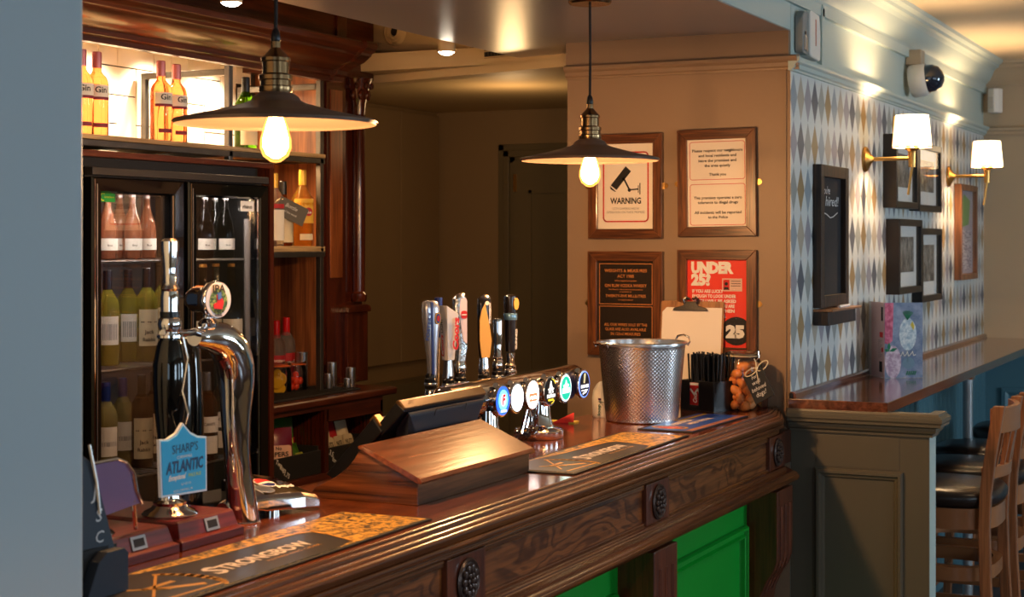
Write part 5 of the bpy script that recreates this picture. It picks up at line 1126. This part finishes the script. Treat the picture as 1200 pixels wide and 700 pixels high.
# ---- white bottle and small packet behind the bucket
o = thing('white_bottle', 'white plastic squeeze bottle with green lettering behind the ice bucket', 'bottle', (-1.958, 4.70, B))
MB().lathe([(0,0),(.030,0),(.034,.006),(.035,.06),(.031,.085),(.020,.104),(.010,.112),(0,.114)], n=22, cap=False, sy=.7).build('body', M['white_plastic'], o, smooth=True)
F = FR((.004,-.0255,.0), (.93,-.36,0), (0,0,1)); gm = plain('green_ink', rgb(20,90,80), .5); mb = MB(); text(mb, (F[0]+F[1]*-.004, F[2], -F[1], F[3]), 'loop', .008, -.004, .013, .035, .02, al='L', hh=.002); mb.line(F, [(-.018,.052),(.014,.050)], .002, .0, .002); mb.build('lettering', gm, o); MB().rect(F, -.010, .002, .056, .062, 0, .002).build('purple_mark', plain('purple_ink', rgb(90,50,90), .5), o)
o = thing('paper_flag', 'small red and yellow folded card behind the beer font foot', 'card', (-2.0, 4.50, B))
MB().add([(-.03,-.02,0),(.03,0,0),(.026,.012,.03),(-.03,-.02,.003),(.03,0,.003),(.024,.012,.032)], [(0,1,2),(5,4,3),(0,3,4,1),(1,4,5,2),(2,5,3,0)]).build('red_card', M['red'], o)
MB().box(-.06,.03,-.005,.04,0,.004).build('yellow_card', plain('yellow_card', rgb(210,180,70), .5), o)
# ---------------------------------------------------------------- PENDANTS
def pendant(label, loc):
    o = thing('pendant_lamp', label, 'pendant lamp', loc, 0, 'brass pendant lamps over the bar')   # origin at rim height
    pr = [(.197,.0),(.198,.003),(.195,.006),(.12,.022),(.060,.038),(.048,.044),(.045,.050),(.040,.054),(.030,.060),(.028,.068)]
    inn = [(r-.003 if r > .03 else r-.002, z-.003) for r, z in pr]
    MB().lathe(pr+inn[::-1], n=48, cap=False).build('shade', M['shade_metal'], o, smooth=True, ang=50)
    MB().lathe([(.030,.056),(.033,.062),(.033,.070),(.030,.072),(.030,.082),(.033,.084),(.033,.092),(.026,.096),(.026,.118),(.0285,.120),(.0285,.126),(.024,.130),(.014,.141),(.0095,.146),(.0095,.158),(0,.159)], n=28, cap=False).build('lamp_holder', M['brass_d'], o, smooth=True, ang=30)
    MB().lathe([(.008,.158),(.010,.162),(.0075,.178),(.004,.184)], n=14).build('cord_grip', M['black'], o, smooth=True)
    MB().tube([(0,0,.18),(.001,0,.30),(0,0,2.344-loc[2]-.02)], .0038, 8).build('cord', M['black_m'], o, smooth=True)
    MB().lathe([(.060,2.344-loc[2]-.004),(.062,2.344-loc[2]-.02),(.058,2.344-loc[2]-.026),(0,2.344-loc[2]-.027)], n=30, cap=False).build('ceiling_rose', M['brass_d'], o, smooth=True)
    MB().lathe([(.014,.03),(.017,.012),(.024,-.008),(.0300,-.032),(.0305,-.048),(.0245,-.064),(.010,-.075),(0,-.077)], n=24, cap=False).build('bulb', M['bulb_glass'], o, smooth=True)
    MB().lathe([(.011,.02),(.019,-.004),(.0255,-.030),(.0258,-.046),(.019,-.060),(.007,-.068),(0,-.069)], n=16, cap=False).build('filament', M['filament'], o, smooth=True)
    l = light('POINT', 'pendant_glow', (0,0,-.095), PEND, WARM, .03); l.parent = o
    return o
pendant('nearer pendant lamp with dark dish shade, in front of the bottle shelf', (-1.775, 2.615, 1.876))
pendant('further pendant lamp with dark dish shade, in front of the framed notices', (-1.795, 4.215, 1.876))
for i, (x, y) in enumerate(((-2.71, 3.77), (-2.73, 5.1))):
    o = thing('spotlight', ['round spotlight above the mahogany cornice', 'round spotlight at the edge of the soffit by the air vent'][i], 'spotlight', (x, y, 2.322), 0, 'spotlights behind the bar')
    MB().lathe([(.030,.0),(.032,.004),(.032,.04),(.02,.06),(0,.062)], n=22, cap=False).build('housing', M['ceiling_bar'], o, smooth=True)
    MB().lathe([(.0,-.012),(.018,-.008),(.029,.0),(0,.001)], n=20, cap=False).build('lens', glow('spot_lens', (1,.86,.66,1), 35) if i == 0 else bpy.data.materials['spot_lens'], o, smooth=True)
    MB().tube([(0,0,.07),(0,0,.285)], .008, 8).build('stem', M['white_plastic'], o)
    l = light('SPOT', 'spot_glow', (0,0,-.01), SPOT, WARM2, .03, (0,math.radians(10 if i == 0 else 4),0), None, math.radians(150), .8); l.parent = o
# bulkhead air vent and round diffuser
dv = Vector((2.0,-.51,0)).normalized()
o = thing('air_vent', 'dark slatted air vent in the bulkhead behind the spotlight', 'vent', (-2.8, 5.6, 2.4), 0, None, world=True)
F = FR(Vector((-4.2,5.95,0)), dv, (0,0,1)); u0, u1 = 1.33, 1.72
MB().line(F, [(u0,2.348),(u1,2.348),(u1,2.47),(u0,2.47)], .012, 0, .008, True).build('frame', M['ceiling_bar'], o)
MB().rect(F, u0, u1, 2.348, 2.47, 0, .001).build('backing', M['black_m'], o)
for k in range(5): MB().rect(F, u0, u1, 2.356+.024*k, 2.360+.024*k, .001, .006).build('slat', M['ceiling_bar'], o)
mb = MB()
for k in range(24): mb.rect(F, u0+.016*k+.006, u0+.016*k+.010, 2.35, 2.47, .001, .003)
mb.build('back_blades', plain('vent_grey', rgb(70,60,46), .6), o)
o = thing('round_diffuser', 'round cream ceiling diffuser high on the bulkhead', 'vent', (-3.3, 5.7, 2.47), 0, None, world=True)
c = F[0]+F[1]*.93+Vector((0,0,2.50)); Mx = Matrix.Rotation(math.atan2(-1,-.255)+0, 3, 'Z') @ roty(math.pi/2); Mx = Matrix.Rotation(math.atan2(-dv.x, dv.y) , 3, 'Z') @ roty(math.pi/2)
for r in (.06, .045, .03): MB().lathe([(r-.010,0),(r-.008,.012),(r,.006),(r+.002,0)], c, 28, Mx, cap=False).build('ring', M['ceiling_bar'], o, smooth=True)
MB().lathe([(0,0),(.018,0),(.018,.008),(0,.012)], c, 20, Mx, cap=False).build('centre', M['black_m'], o, smooth=True)
# ---------------------------------------------------------------- FRAMED NOTICES
def mitred(F, w_, h, wd, dep, mats, parent, nm='frame_rail'):
    """four mitred rails; F origin at centre"""
    x, y = w_/2, h/2
    for pts, m in ((((-x,-y),(x,-y),(x-wd,-y+wd),(-x+wd,-y+wd)), mats[0]), (((x,-y),(x,y),(x-wd,y-wd),(x-wd,-y+wd)), mats[1]),
                   (((x,y),(-x,y),(-x+wd,y-wd),(x-wd,y-wd)), mats[0]), (((-x,y),(-x,-y),(-x+wd,-y+wd),(-x+wd,y-wd)), mats[1])):
        MB().flat(F, pts, 0, dep).build(nm, m, parent, bevel=.0015)
def notice(label, x, z, w_, h, back, tilt=0):
    o = thing('framed_notice', label, 'framed notice', (x, 5.22, z), 0, 'framed notices on the pier')
    F = FR((0,-.002,0), (math.cos(tilt),0,math.sin(tilt)), (-math.sin(tilt),0,math.cos(tilt)))
    mitred(F, w_, h, .034, .020, (M['frame_oak_x'], M['frame_oak']), o)
    MB().rect(F, -w_/2+.03, w_/2-.03, -h/2+.03, h/2-.03, .002, .008).build('backing_sheet', back, o)
    for s_ in (-1, 1):
        pts = [(s_*(w_/2-.002),-.012),(s_*(w_/2+.012),-.008),(s_*(w_/2+.017),0),(s_*(w_/2+.012),.008),(s_*(w_/2-.002),.012)]
        if s_ < 0: pts = pts[::-1]
        mb = MB().flat(F, pts, 0, .002); mb.disc(F, s_*(w_/2+.009), 0, .0035, .002, .004, 10); mb.build('mirror_plate', M['brass'], o)
    MB().rect(F, -w_/2+.033, w_/2-.033, -h/2+.033, h/2-.033, .012, .014).build('glass', M['thin_glass'], o)
    return o, (F[0]+F[3]*.008, F[1], F[2], F[3])
PAP = M['paper']
o, F = notice('framed camera warning notice, upper left of the four', -2.084, 1.835, .275, .363, PAP)
mb = MB(); mb.line(F, rrect(-.083,.083,-.122,.118,.014), .005, 0, .0006, True); mb.build('red_border', M['red'], o)
mb = MB(); text(mb, F, 'WARNING', 0, -.060, .020, .115, .03, hh=.001)
mb.build('lettering', M['ink'], o)
mb = MB(); text(mb, F, 'CCTV CAMERAS ARE IN', 0, -.081, .0075, .098, 0, hh=.001); text(mb, F, 'OPERATION ON THESE PREMISES', 0, -.0935, .0075, .142, 0, hh=.001); mb.build('small_lettering', plain('grey_ink', rgb(110,100,96), .7), o)
mb = MB()
mb.flat(F, [(-.056,.004),(-.034,-.012),(.020,.052),(.000,.070)], 0, .0006)
for k in range(3): mb.line(F, [(-.058-.003*k+.004*k,-.002-.004*k+.002),(-.040+.001*k,-.016-.001*k)], .0022, 0, .0006)
mb.line(F, [(-.004,.022),(.012,-.008)], .006, 0, .0006); mb.disc(F, .014, -.013, .0062, 0, .0006, 16); mb.line(F, [(.018,-.012),(.046,-.010)], .005, 0, .0006)
mb.line(F, [(.047,-.022),(.047,.002)], .0025, 0, .0006); mb.line(F, [(.053,-.028),(.053,.010)], .0035, 0, .0006); mb.disc(F, -.008, .026, .006, 0, .0006, 12)
mb.build('camera_pictogram', M['ink'], o)
o, F = notice('framed notice asking guests to respect the neighbours, upper right of the four', -1.752, 1.842, .277, .363, PAP, .012)
mb = MB(); mb.line(F, rrect(-.096,.098,.012,.140,.008), .0018, 0, .0006, True); mb.line(F, rrect(-.096,.098,-.142,-.004,.008), .0018, 0, .0006, True); mb.build('red_border', M['red'], o)
mb = MB()
for tx, z, w_ in (('Please respect our neighbours', .106, .178), ('and local residents and', .089, .134), ('leave the premises and', .072, .134), ('the area quietly', .055, .092), ('Thank you', .025, .060),
                  ('This premises operates a zero', -.054, .170), ('tolerance to illegal drugs', -.070, .142), ('All incidents will be reported', -.104, .166), ('to the Police', -.120, .070)):
    text(mb, F, tx, .002, z, .0088, w_, .022, hh=.001)
mb.build('lettering', M['ink'], o)
o, F = notice('framed dark brown measures plaque, lower left of the four', -2.084, 1.428, .279, .363, M['plaque'])
g_ = M['gold_ink']; mb = MB()
for a, b in ((-.002,.138),(-.140,-.010)): mb.line(F, [(-.098,a),(.098,a),(.098,b),(-.098,b)], .0022, 0, .0006, True)
mb.build('gold_rules', g_, o)
mb = MB()
for tx, z, h, w_ in (('WEIGHTS & MEASURES', .109, .0105, .158), ('ACT 1985', .090, .0105, .062), ('Unless supplied pre-packed', .077, .005, .080), ('GIN RUM VODKA WHISKY', .057, .0105, .156), ('Are offered for sale or served on these premises', .047, .004, .126), ('in quantities of', .039, .004, .044), ('TWENTY-FIVE MILLILITRES', .022, .009, .150), ('Or multiples thereof', .011, .004, .056),
                     ('ALL OUR WINES SOLD BY THE', -.078, .0095, .160), ('GLASS ARE ALSO AVAILABLE', -.094, .0095, .152), ('IN 125ml MEASURES', -.110, .0095, .110)):
    text(mb, F, tx, 0, z, h, w_, .012, hh=.001)
mb.build('lettering', g_, o)
o, F = notice('framed red age check poster, lower right of the four', -1.752, 1.434, .279, .363, M['redposter'])
mb = MB(); text(mb, F, 'UNDER', -.092, .104, .034, .150, .07, al='L', hh=.001); text(mb, F, '25?', -.092, .063, .034, .070, .07, al='L', hh=.001)
for i, tx in enumerate(('IF YOU ARE LUCKY', 'ENOUGH TO LOOK UNDER', '25 YOU WILL BE ASKED', 'TO PROVE THAT YOU ARE', 'OVER 18 OR WHEN', 'BUYING ALCOHOL')): text(mb, F, tx, -.088, .036-.0165*i, .0105, (.11,.155,.155,.15,.15,.12)[i], .035, al='L', hh=.001)
mb.build('lettering', M['white'], o)
ic = MB().rect(F, .018, .088, .042, .085, 0, .0008).build('identity_card', plain('card_grey_pink', rgb(214,180,166), .6), o)
mb = MB().rect(F, .022, .044, .046, .081, .0008, .0012); mb.build('card_photo', M['red'], ic); mb = MB().disc(F, .033, .067, .006, .0012, .0016, 14).flat(F, [(.024,.047),(.042,.047),(.040,.056),(.026,.056)], .0012, .0016)
for k in range(3): mb.line(F, [(.05,.076-.008*k),(.082,.076-.008*k)], .002, .0008, .0012)
mb.build('card_marks', M['ink'], ic)
mb = MB(); pts = [(.068+.052*math.cos(t), -.092+.048*math.sin(t)) for t in [2*math.pi*k/36 for k in range(36)]]; pts = [(min(x,.103), max(y,-.146)) for x, y in pts]; q = MB().flat(F, pts, 0, .0008).build('black_circle', M['ink'], o)
mb = MB(); text(mb, F, '25', .064, -.112, .036, .066, .08, hh=.0016); mb.build('lettering', M['white'], q)
# ---------------------------------------------------------------- PATTERNED WALL
def EF(y, z, x=-1.4975): return FR((x, y, z), (0,1,0), (0,0,1))
o = thing('chalkboard', 'tall narrow wall chalkboard with wooden tray on the diamond wallpaper', 'chalkboard', (-1.4975, 5.68, 1.66), 0, None, world=True)
F = EF(5.68, 1.662); Wd, Ht = .385, .50; rl = wood('dark_rustic_oak', rgb(34,23,17), rgb(72,48,30), 'Z', .5, 0, 1.5)
x, y = Wd/2, Ht/2; wd = .042
for a, b, c_, d in ((-x,-x+wd,-y,y),(x-wd,x,-y,y)): MB().rect(F, a, b, c_, d, 0, .03).build('frame_rail', rl, o, bevel=.002)
MB().rect(F, -x+wd, x-wd, y-wd, y, 0, .03).build('frame_rail', rl, o, bevel=.002); MB().rect(F, -x+wd, x-wd, -y, -y+wd, 0, .03).build('frame_rail', rl, o, bevel=.002)
MB().rect(F, -x+wd, x-wd, -y+wd, y-wd, .004, .01).build('board', M['slate'], o)
mb = MB(); text(mb, F, "You're", -.06, .150, .026, .10, 0, .2, hh=.012); text(mb, F, 'hired!', .02, .108, .034, .18, 0, .2, hh=.012); mb.line(F, [(-.11,.085),(-.05,.078),(.0,.066),(.04,.07),(.10,.085)], .003, .010, .0115); mb.build('chalk_writing', M['chalk'], o)
MB().rect(F, -x, x, -y-.06, -y-.012, 0, .055).build('chalk_box', rl, o, bevel=.003)
MB().rect(F, -x-.0, x+.03, -y-.012, -y-.004, 0, .07).build('tray_lip', wood('tray_wood', rgb(150,96,52), rgb(190,136,84), 'Y', .5), o, bevel=.001)
MB().tube([(-1.45,5.66,1.412),(-1.45,5.80,1.412)], .005, 8).build('chalk_stick', M['chalk'], o)
photo = speckle('old_photograph_print', rgb(54,48,44), rgb(176,166,154), 26, .4, .62, .5, (1,1,.7))
def picture(label, y0, y1, z0, z1, dep, fw=.028, group='black framed photographs', mat=None, mount=True, matf=None):
    o = thing('framed_photograph', label, 'framed picture', (-1.4975, (y0+y1)/2, (z0+z1)/2), 0, group, world=True)
    F = EF((y0+y1)/2, (z0+z1)/2); w_, h = y1-y0, z1-z0; m = matf or M['frame_dark']; mitred(F, w_, h, fw, dep, (m, m), o)
    q_ = dep-.022; MB().rect(F, -w_/2+fw*.8, w_/2-fw*.8, -h/2+fw*.8, h/2-fw*.8, 0, q_).build('mount', M['white'] if mount else plain('pin_backing', rgb(168,160,170), .7), o)
    if mount: MB().rect(F, -w_/2+fw+.055, w_/2-fw-.055, -h/2+fw+.06, h/2-fw-.045, q_, q_+.001).build('photograph', photo, o)
    MB().rect(F, -w_/2+fw*.9, w_/2-fw*.9, -h/2+fw*.9, h/2-fw*.9, dep-.008, dep-.006).build('glass', M['thin_glass'], o)
    return o, F
picture('deep black framed photograph, lower left of the four photographs', 6.60, 7.06, 1.425, 1.735, .055)
picture('black framed photograph, lower right of the four photographs', 7.10, 7.55, 1.375, 1.70, .045)
picture('black framed photograph, upper left of the four, partly behind the wall lamp', 6.55, 6.98, 1.78, 2.08, .055)
picture('black framed photograph, upper right of the four photographs', 7.04, 7.54, 1.775, 2.075, .045)
o, F = picture('brown framed notice sheet nearest the far corner', 8.08, 8.54, 1.45, 1.925, .035, .03, None, None, False, wood('notice_frame', rgb(96,54,28), rgb(140,88,50), 'Z', .4))
MB().flat(F, [(-.15,.02),(.08,.04),(.12,.16),(-.04,.19),(-.16,.12)], .013, .0145).build('green_sheet', plain('sheet_green', rgb(120,160,90), .7), o)
MB().rect(F, -.14, .15, -.19, .01, .013, .0145).build('printed_sheet', speckle('printed_lines', rgb(110,100,120), rgb(190,184,190), 40, .4, .55, .7, (1,.4,3)), o)
def sconce(label, y, z=1.962):
    o = thing('wall_lamp', label, 'wall lamp', (-1.498, y, z), 0, 'brass wall lamps on the patterned wall')
    MB().lathe([(.048,0),(.050,.006),(.046,.014),(.036,.018),(.026,.024),(.018,.028),(.009,.038),(0,.040)], (0,0,0), 26, roty(math.pi/2) @ Matrix.Diagonal((1,.85,1)), cap=False).build('wall_plate', M['brass'], o, smooth=True)
    MB().tube([(.03,0,0),(.175,0,0)], .0075, 12).build('arm', M['brass'], o, smooth=True)
    MB().lathe([(.0,-.035),(.014,-.034),(.015,.020),(.017,.028),(.026,.034),(.028,.040),(.024,.044),(.012,.046),(.012,.07)], (.185,0,0), 20).build('lamp_holder', M['brass'], o, smooth=True, ang=35)
    MB().tube([(.185,0,-.03),(.17,0,-.14)], .005, 8).build('drop_rod', M['brass'], o, smooth=True)
    MB().lathe([(.074,.042),(.0625,.165),(.0615,.165),(.073,.042)], (.185,0,0), 36, cap=False).build('shade', M['lampshade'], o, smooth=True)
    MB().lathe([(.0755,.041),(.0755,.045),(.0735,.045),(.0735,.041)], (.185,0,0), 36, cap=False).build('shade_hem', M['brass'], o, smooth=True)
    MB().tube([(.185-.0635,-.02,.162),(.185-.071,-.022,.045)], .0018, 6).build('shade_seam', M['brass'], o)
    l = light('POINT', 'wall_lamp_glow', (.185,0,.115), SCONCE, WARM2, .02); l.parent = o
    return o
sconce('brass wall lamp with lit drum shade nearer the chalkboard', 6.231)
sconce('brass wall lamp with lit drum shade nearer the far corner', 7.914, 1.955)
o = thing('security_camera', 'cream dome security camera on the blue wall above the rail', 'camera', (-1.46, 7.0, 2.33), 0, None)
MB().box(-.037,.03,-.03,.045,.07,.135).build('bracket', M['paint_far'], o, bevel=.004)
MB().lathe([(0,0),(.065,0),(.072,.010),(.072,.05),(.066,.07),(.064,.072)], (-.02,0,0), 30, roty(math.radians(82)), cap=False).build('housing', M['white_plastic'], o, smooth=True)
MB().lathe([(.060,.07),(.058,.10),(.044,.125),(.022,.138),(0,.142)], (-.02,0,0), 26, roty(math.radians(82)), cap=False).build('smoked_dome', plain('smoked_dome', rgb(30,40,56), .06, coat=1), o, smooth=True)
o = thing('motion_sensor', 'small white motion sensor in the far corner below the cornice', 'sensor', (-1.43, 8.86, 2.39), math.radians(-30), None)
MB().prism([(-.03,.03),(-.032,-.01),(-.02,-.032),(.02,-.032),(.032,-.01),(.03,.03)], 'Z', -.065, .065).build('case', M['white_plastic'], o, bevel=.006)
MB().box(-.018,.018,-.035,-.03,-.04,.02).build('lens', plain('sensor_lens', rgb(200,196,190), .5), o, bevel=.003)
o = thing('sound_alarm', 'white and grey wall alarm box above the picture rail by the pier corner', 'alarm', (-1.498, 5.385, 2.35), 0, None, world=True)
MB().prism([(5.325,2.275),(5.345,2.268),(5.445,2.262),(5.455,2.27),(5.46,2.35),(5.445,2.42),(5.34,2.425),(5.325,2.415)], 'X', -1.499, -1.462).build('white_cover', M['white_plastic'], o, bevel=.005)
MB().prism([(5.262,2.285),(5.27,2.275),(5.325,2.272),(5.325,2.418),(5.285,2.416),(5.262,2.395)], 'X', -1.499, -1.470).build('grey_side', plain('mid_grey_plastic', rgb(130,134,132), .4), o, bevel=.004)
MB().prism([(5.275,2.285),(5.30,2.28),(5.30,2.33),(5.275,2.335)], 'X', -1.472, -1.463).build('handle', M['chrome_s'], o, bevel=.003)
MB().box(-1.471,-1.468,5.285,5.30,2.338,2.348).build('slot', M['black'], o)
MB().box(-1.4625,-1.461,5.39,5.40,2.31,2.40).build('red_print', plain('faint_red', rgb(200,120,90), .6), o)
# drinks menu on the ledge
o = thing('drinks_menu', 'folded drinks menu with pictures of iced glasses standing on the ledge', 'menu', (-1.40, 6.1, 1.125), 0, None, world=True)
def at(px, py, z):
    s, c = math.sin(YAW), math.cos(YAW); q = (281-py)/1890; t = (z-1.65)/q; k = (px-600)/1890; return Vector((t*(k*c-s), t*(k*s+c), z))
A = Vector((-1.392, 6.115, 1.126)); Bv = Vector((-1.272, 6.19, 1.126)); Cv = Vector((-1.482, 6.25, 1.126)); D = Vector((-1.46, 6.33, 1.126))
Hh = .285; rt = (Bv-A).normalized(); Wm = (Bv-A).length; F = (A, rt, Vector((0,0,1)), rt.cross(Vector((0,0,1))))
cv = MB().rect(F, 0, Wm*1.05, 0, Hh, 0, .002).build('front_page', speckle('menu_blue_grey', rgb(96,116,150), rgb(150,160,186), 14, .4, .6, .3), o)
def ell(mb, x, y, a, b, h0, h1): return mb.disc(F, x, y, a, h0, h1, 24, b)
ell(MB(), .090, .165, .034, .062, .002, .0026).build('glass_picture', speckle('ice_print', rgb(150,180,200), rgb(226,236,240), 60, .4, .6, .3), cv)
mb = MB().rect(F, .0875, .0925, .06, .105, .002, .0026); ell(mb, .093, .055, .024, .022, .002, .0026); mb.build('glass_stem_picture', plain('stem_print', rgb(110,140,160), .3), cv)
MB().flat(F, [(0,.13),(.014,.128),(.030,.14),(.034,.284),(0,.284)], .002, .0026).build('pink_drink_picture', speckle('pink_ice', rgb(190,50,90), rgb(226,110,140), 50, .4, .6, .3), cv)
ell(MB(), .032, .06, .032, .062, .002, .0026).build('glass_picture', speckle('pale_ice', rgb(170,140,166), rgb(222,206,220), 60, .4, .6, .3), cv)
mb = MB()
for cx, cy, a, l in ((.016,.10,1.57,.035),(.016,.10,.35,.035),(.016,.10,2.7,.02)): mb.flat(F, [(cx,cy),(cx+l*.5*math.cos(a)-.007*math.sin(a),cy+l*.5*math.sin(a)+.007*math.cos(a)),(cx+l*math.cos(a),cy+l*math.sin(a)),(cx+l*.5*math.cos(a)+.007*math.sin(a),cy+l*.5*math.sin(a)-.007*math.cos(a))], .0028, .0034)
for k in range(7): a = .9+.2*k; mb.line(F, [(.088,.22),(.088+.034*math.cos(a), .22+.034*math.sin(a))], .003, .0028, .0034)
for k in range(5): mb.line(F, [(.085+.008*k,.012),(.089+.008*k,.024)], .004, .0028, .0034)
mb.build('leaf_pictures', plain('leaf_print', rgb(20,120,80), .5), cv)
MB().flat(F, [(.10,.20),(.108,.215),(.116,.195),(.112,.18)], .0028, .0034).build('lemon_picture', plain('lemon_print', rgb(220,200,70), .5), cv)
mb = MB(); pts = [(.062,.082),(.07,.098),(.076,.082),(.084,.09),(.088,.10),(.092,.082),(.10,.088),(.108,.10),(.112,.084),(.12,.088)]; mb.line(F, pts, .0026, .0036, .0042); mb.build('white_script', M['white'], cv)
rt2 = (A-Cv).normalized(); F2 = (Cv, rt2, Vector((0,0,1)), rt2.cross(Vector((0,0,1)))); W2 = (A-Cv).length
bp = MB().rect(F2, 0, W2, 0, Hh, 0, .002).build('inner_page', plain('menu_pale_pink', rgb(206,176,176), .4), o)
mb = MB().rect(F2, .0, .028, .0, Hh, .002, .0026); mb.build('page_edge', plain('menu_white_edge', rgb(224,222,220), .4), bp)
mb = MB().rect(F2, W2-.05, W2-.02, .02, .06, .002, .0026).rect(F2, W2-.03, W2-.012, .215, .268, .002, .0026); mb.build('dark_blocks', M['ink'], bp)
mb = MB().rect(F2, W2-.045, W2-.012, .152, .172, .002, .0026); mb.disc(F2, W2-.018, .105, .01, .002, .0026, 12); mb.build('red_blocks', M['red'], bp)
mb = MB()
for k in range(12): mb.line(F2, [(W2-.06,.14-.006*k),(W2-.02-.01*(k % 3),.14-.006*k)], .0018, .002, .0026)
mb.build('printed_lines', plain('menu_grey_print', rgb(140,120,122), .6), bp)
rt3 = (Cv-D).normalized(); F3 = (D, rt3, Vector((0,0,1)), rt3.cross(Vector((0,0,1)))); MB().rect(F3, 0, (Cv-D).length, 0, Hh*.98, 0, .002).build('rear_page', plain('menu_dark_page', rgb(92,70,60), .4), o)
# ---------------------------------------------------------------- BAR STOOLS  (origin on the floor under the seat, back towards +x)
def stool():
    o = thing('bar_stool', 'beech bar stool nearest the half wall, slatted back and black seat', 'bar stool', (0,0,0), 0, 'bar stools along the ledge')
    w2 = .20; d2 = .19; m = M['stool_wood']
    def post(s_):
        pts = [(.225,s_*.205,0),(.205,s_*.195,.25),(.190,s_*.19,.50),(.185,s_*.188,.68),(.190,s_*.188,.80),(.205,s_*.19,.92),(.235,s_*.195,1.095)]
        vs = []; fs = []
        for x, y, z in pts:
            a, b = (.019, .016)
            vs += [(x-a,y-b,z),(x+a,y-b,z),(x+a,y+b,z),(x-a,y+b,z)]
        n = len(pts)
        for i in range(n-1): fs += [(i*4+k, i*4+(k+1) % 4, i*4+4+(k+1) % 4, i*4+4+k) for k in range(4)]
        fs += [(3,2,1,0), (n*4-4,n*4-3,n*4-2,n*4-1)]
        MB().add(vs, fs).build('rear_leg', m, o, bevel=.004)
    post(-1); post(1)
    for s_ in (-1, 1):
        vs = []; fs = []
        for x, y, z, a in ((-.215,s_*.19,0,.015),(-.185,s_*.175,.72,.019)): vs += [(x-a,y-a,z),(x+a,y-a,z),(x+a,y+a,z),(x-a,y+a,z)]
        MB().add(vs, [(0,1,5,4),(1,2,6,5),(2,3,7,6),(3,0,4,7),(3,2,1,0),(4,5,6,7)]).build('front_leg', m, o, bevel=.003)
    def arc(z0, z1, xr, bul, th, nm, y=.19, mt=None):
        n = 10; vs = []; fs = []
        for k in range(n+1):
            t = -1+2*k/n; x = xr+bul*(1-t*t)
            vs += [(x-th,t*y,z0),(x,t*y,z0),(x,t*y,z1),(x-th,t*y,z1)]
        for k in range(n): fs += [(k*4+j, k*4+(j+1) % 4, k*4+4+(j+1) % 4, k*4+4+j) for j in range(4)]
        fs += [(3,2,1,0), (n*4,n*4+1,n*4+2,n*4+3)]
        return MB().add(vs, fs).build(nm, mt or M['stool_h'], o, smooth=True, bevel=.002)
    arc(1.0, 1.085, .225, .045, .022, 'crest_rail'); arc(.845, .885, .195, .045, .02, 'lower_back_rail')
    for k in range(5):
        t = -.66+.33*k; b = .045*(1-t*t); y = t*.19
        vs = [(x+b-a,y+s_,z) for z, x in ((.88,.190),(1.005,.215)) for a, s_ in ((.014,-.012),(0,-.012),(0,.012),(.014,.012))]
        MB().add(vs, [(0,1,5,4),(1,2,6,5),(2,3,7,6),(3,0,4,7),(3,2,1,0),(4,5,6,7)]).build('back_slat', m, o)
    def ring(z0, z1, r, nm, th=.02):
        n = 28; vs = []
        for rr, z in ((r,z0),(r,z1),(r-th,z1),(r-th,z0)):
            for k in range(n):
                t = 2*math.pi*k/n; q = lambda v: math.copysign(abs(v)**.62, v); vs.append((rr*q(math.cos(t)), rr*q(math.sin(t)), z))
        MB().add(vs, [(i*n+k, i*n+(k+1) % n, ((i+1) % 4)*n+(k+1) % n, ((i+1) % 4)*n+k) for i in range(4) for k in range(n)]).build(nm, M['stool_h'], o, smooth=True, ang=40)
    ring(.675, .745, .215, 'seat_frame'); ring(.50, .545, .205, 'foot_ring', .03)
    vs = []; n = 28; pr = [(.205,.745),(.222,.76),(.224,.785),(.21,.802),(.15,.812),(.0,.815)]
    for rr, z in pr:
        for k in range(n):
            t = 2*math.pi*k/n; q = lambda v: math.copysign(abs(v)**.62, v); vs.append((rr*q(math.cos(t)), rr*q(math.sin(t)), z))
    MB().add(vs, [tuple(range(n-1,-1,-1))]+[(i*n+k, i*n+(k+1) % n, (i+1)*n+(k+1) % n, (i+1)*n+k) for i in range(len(pr)-1) for k in range(n)]).build('seat_pad', M['leather'], o, smooth=True, ang=60)
    for s_ in (-1, 1): MB().box(-.19,.19,s_*.18-.01,s_*.18+.01,.30,.335).build('side_stretcher', M['stool_h'], o, bevel=.003)
    MB().box(-.205,-.185,-.17,.17,.24,.275).build('front_stretcher', M['stool_h'], o, bevel=.003)
    return o
s0 = stool(); s0.location = (-1.115, 5.74, 0)
for x, y, lb in ((-1.11, 6.28, 'beech bar stool second from the half wall'), (-1.12, 6.83, 'beech bar stool third from the half wall'), (-1.10, 7.62, 'beech bar stool furthest along the ledge')): dup(s0, (x, y, 0), None, lb)
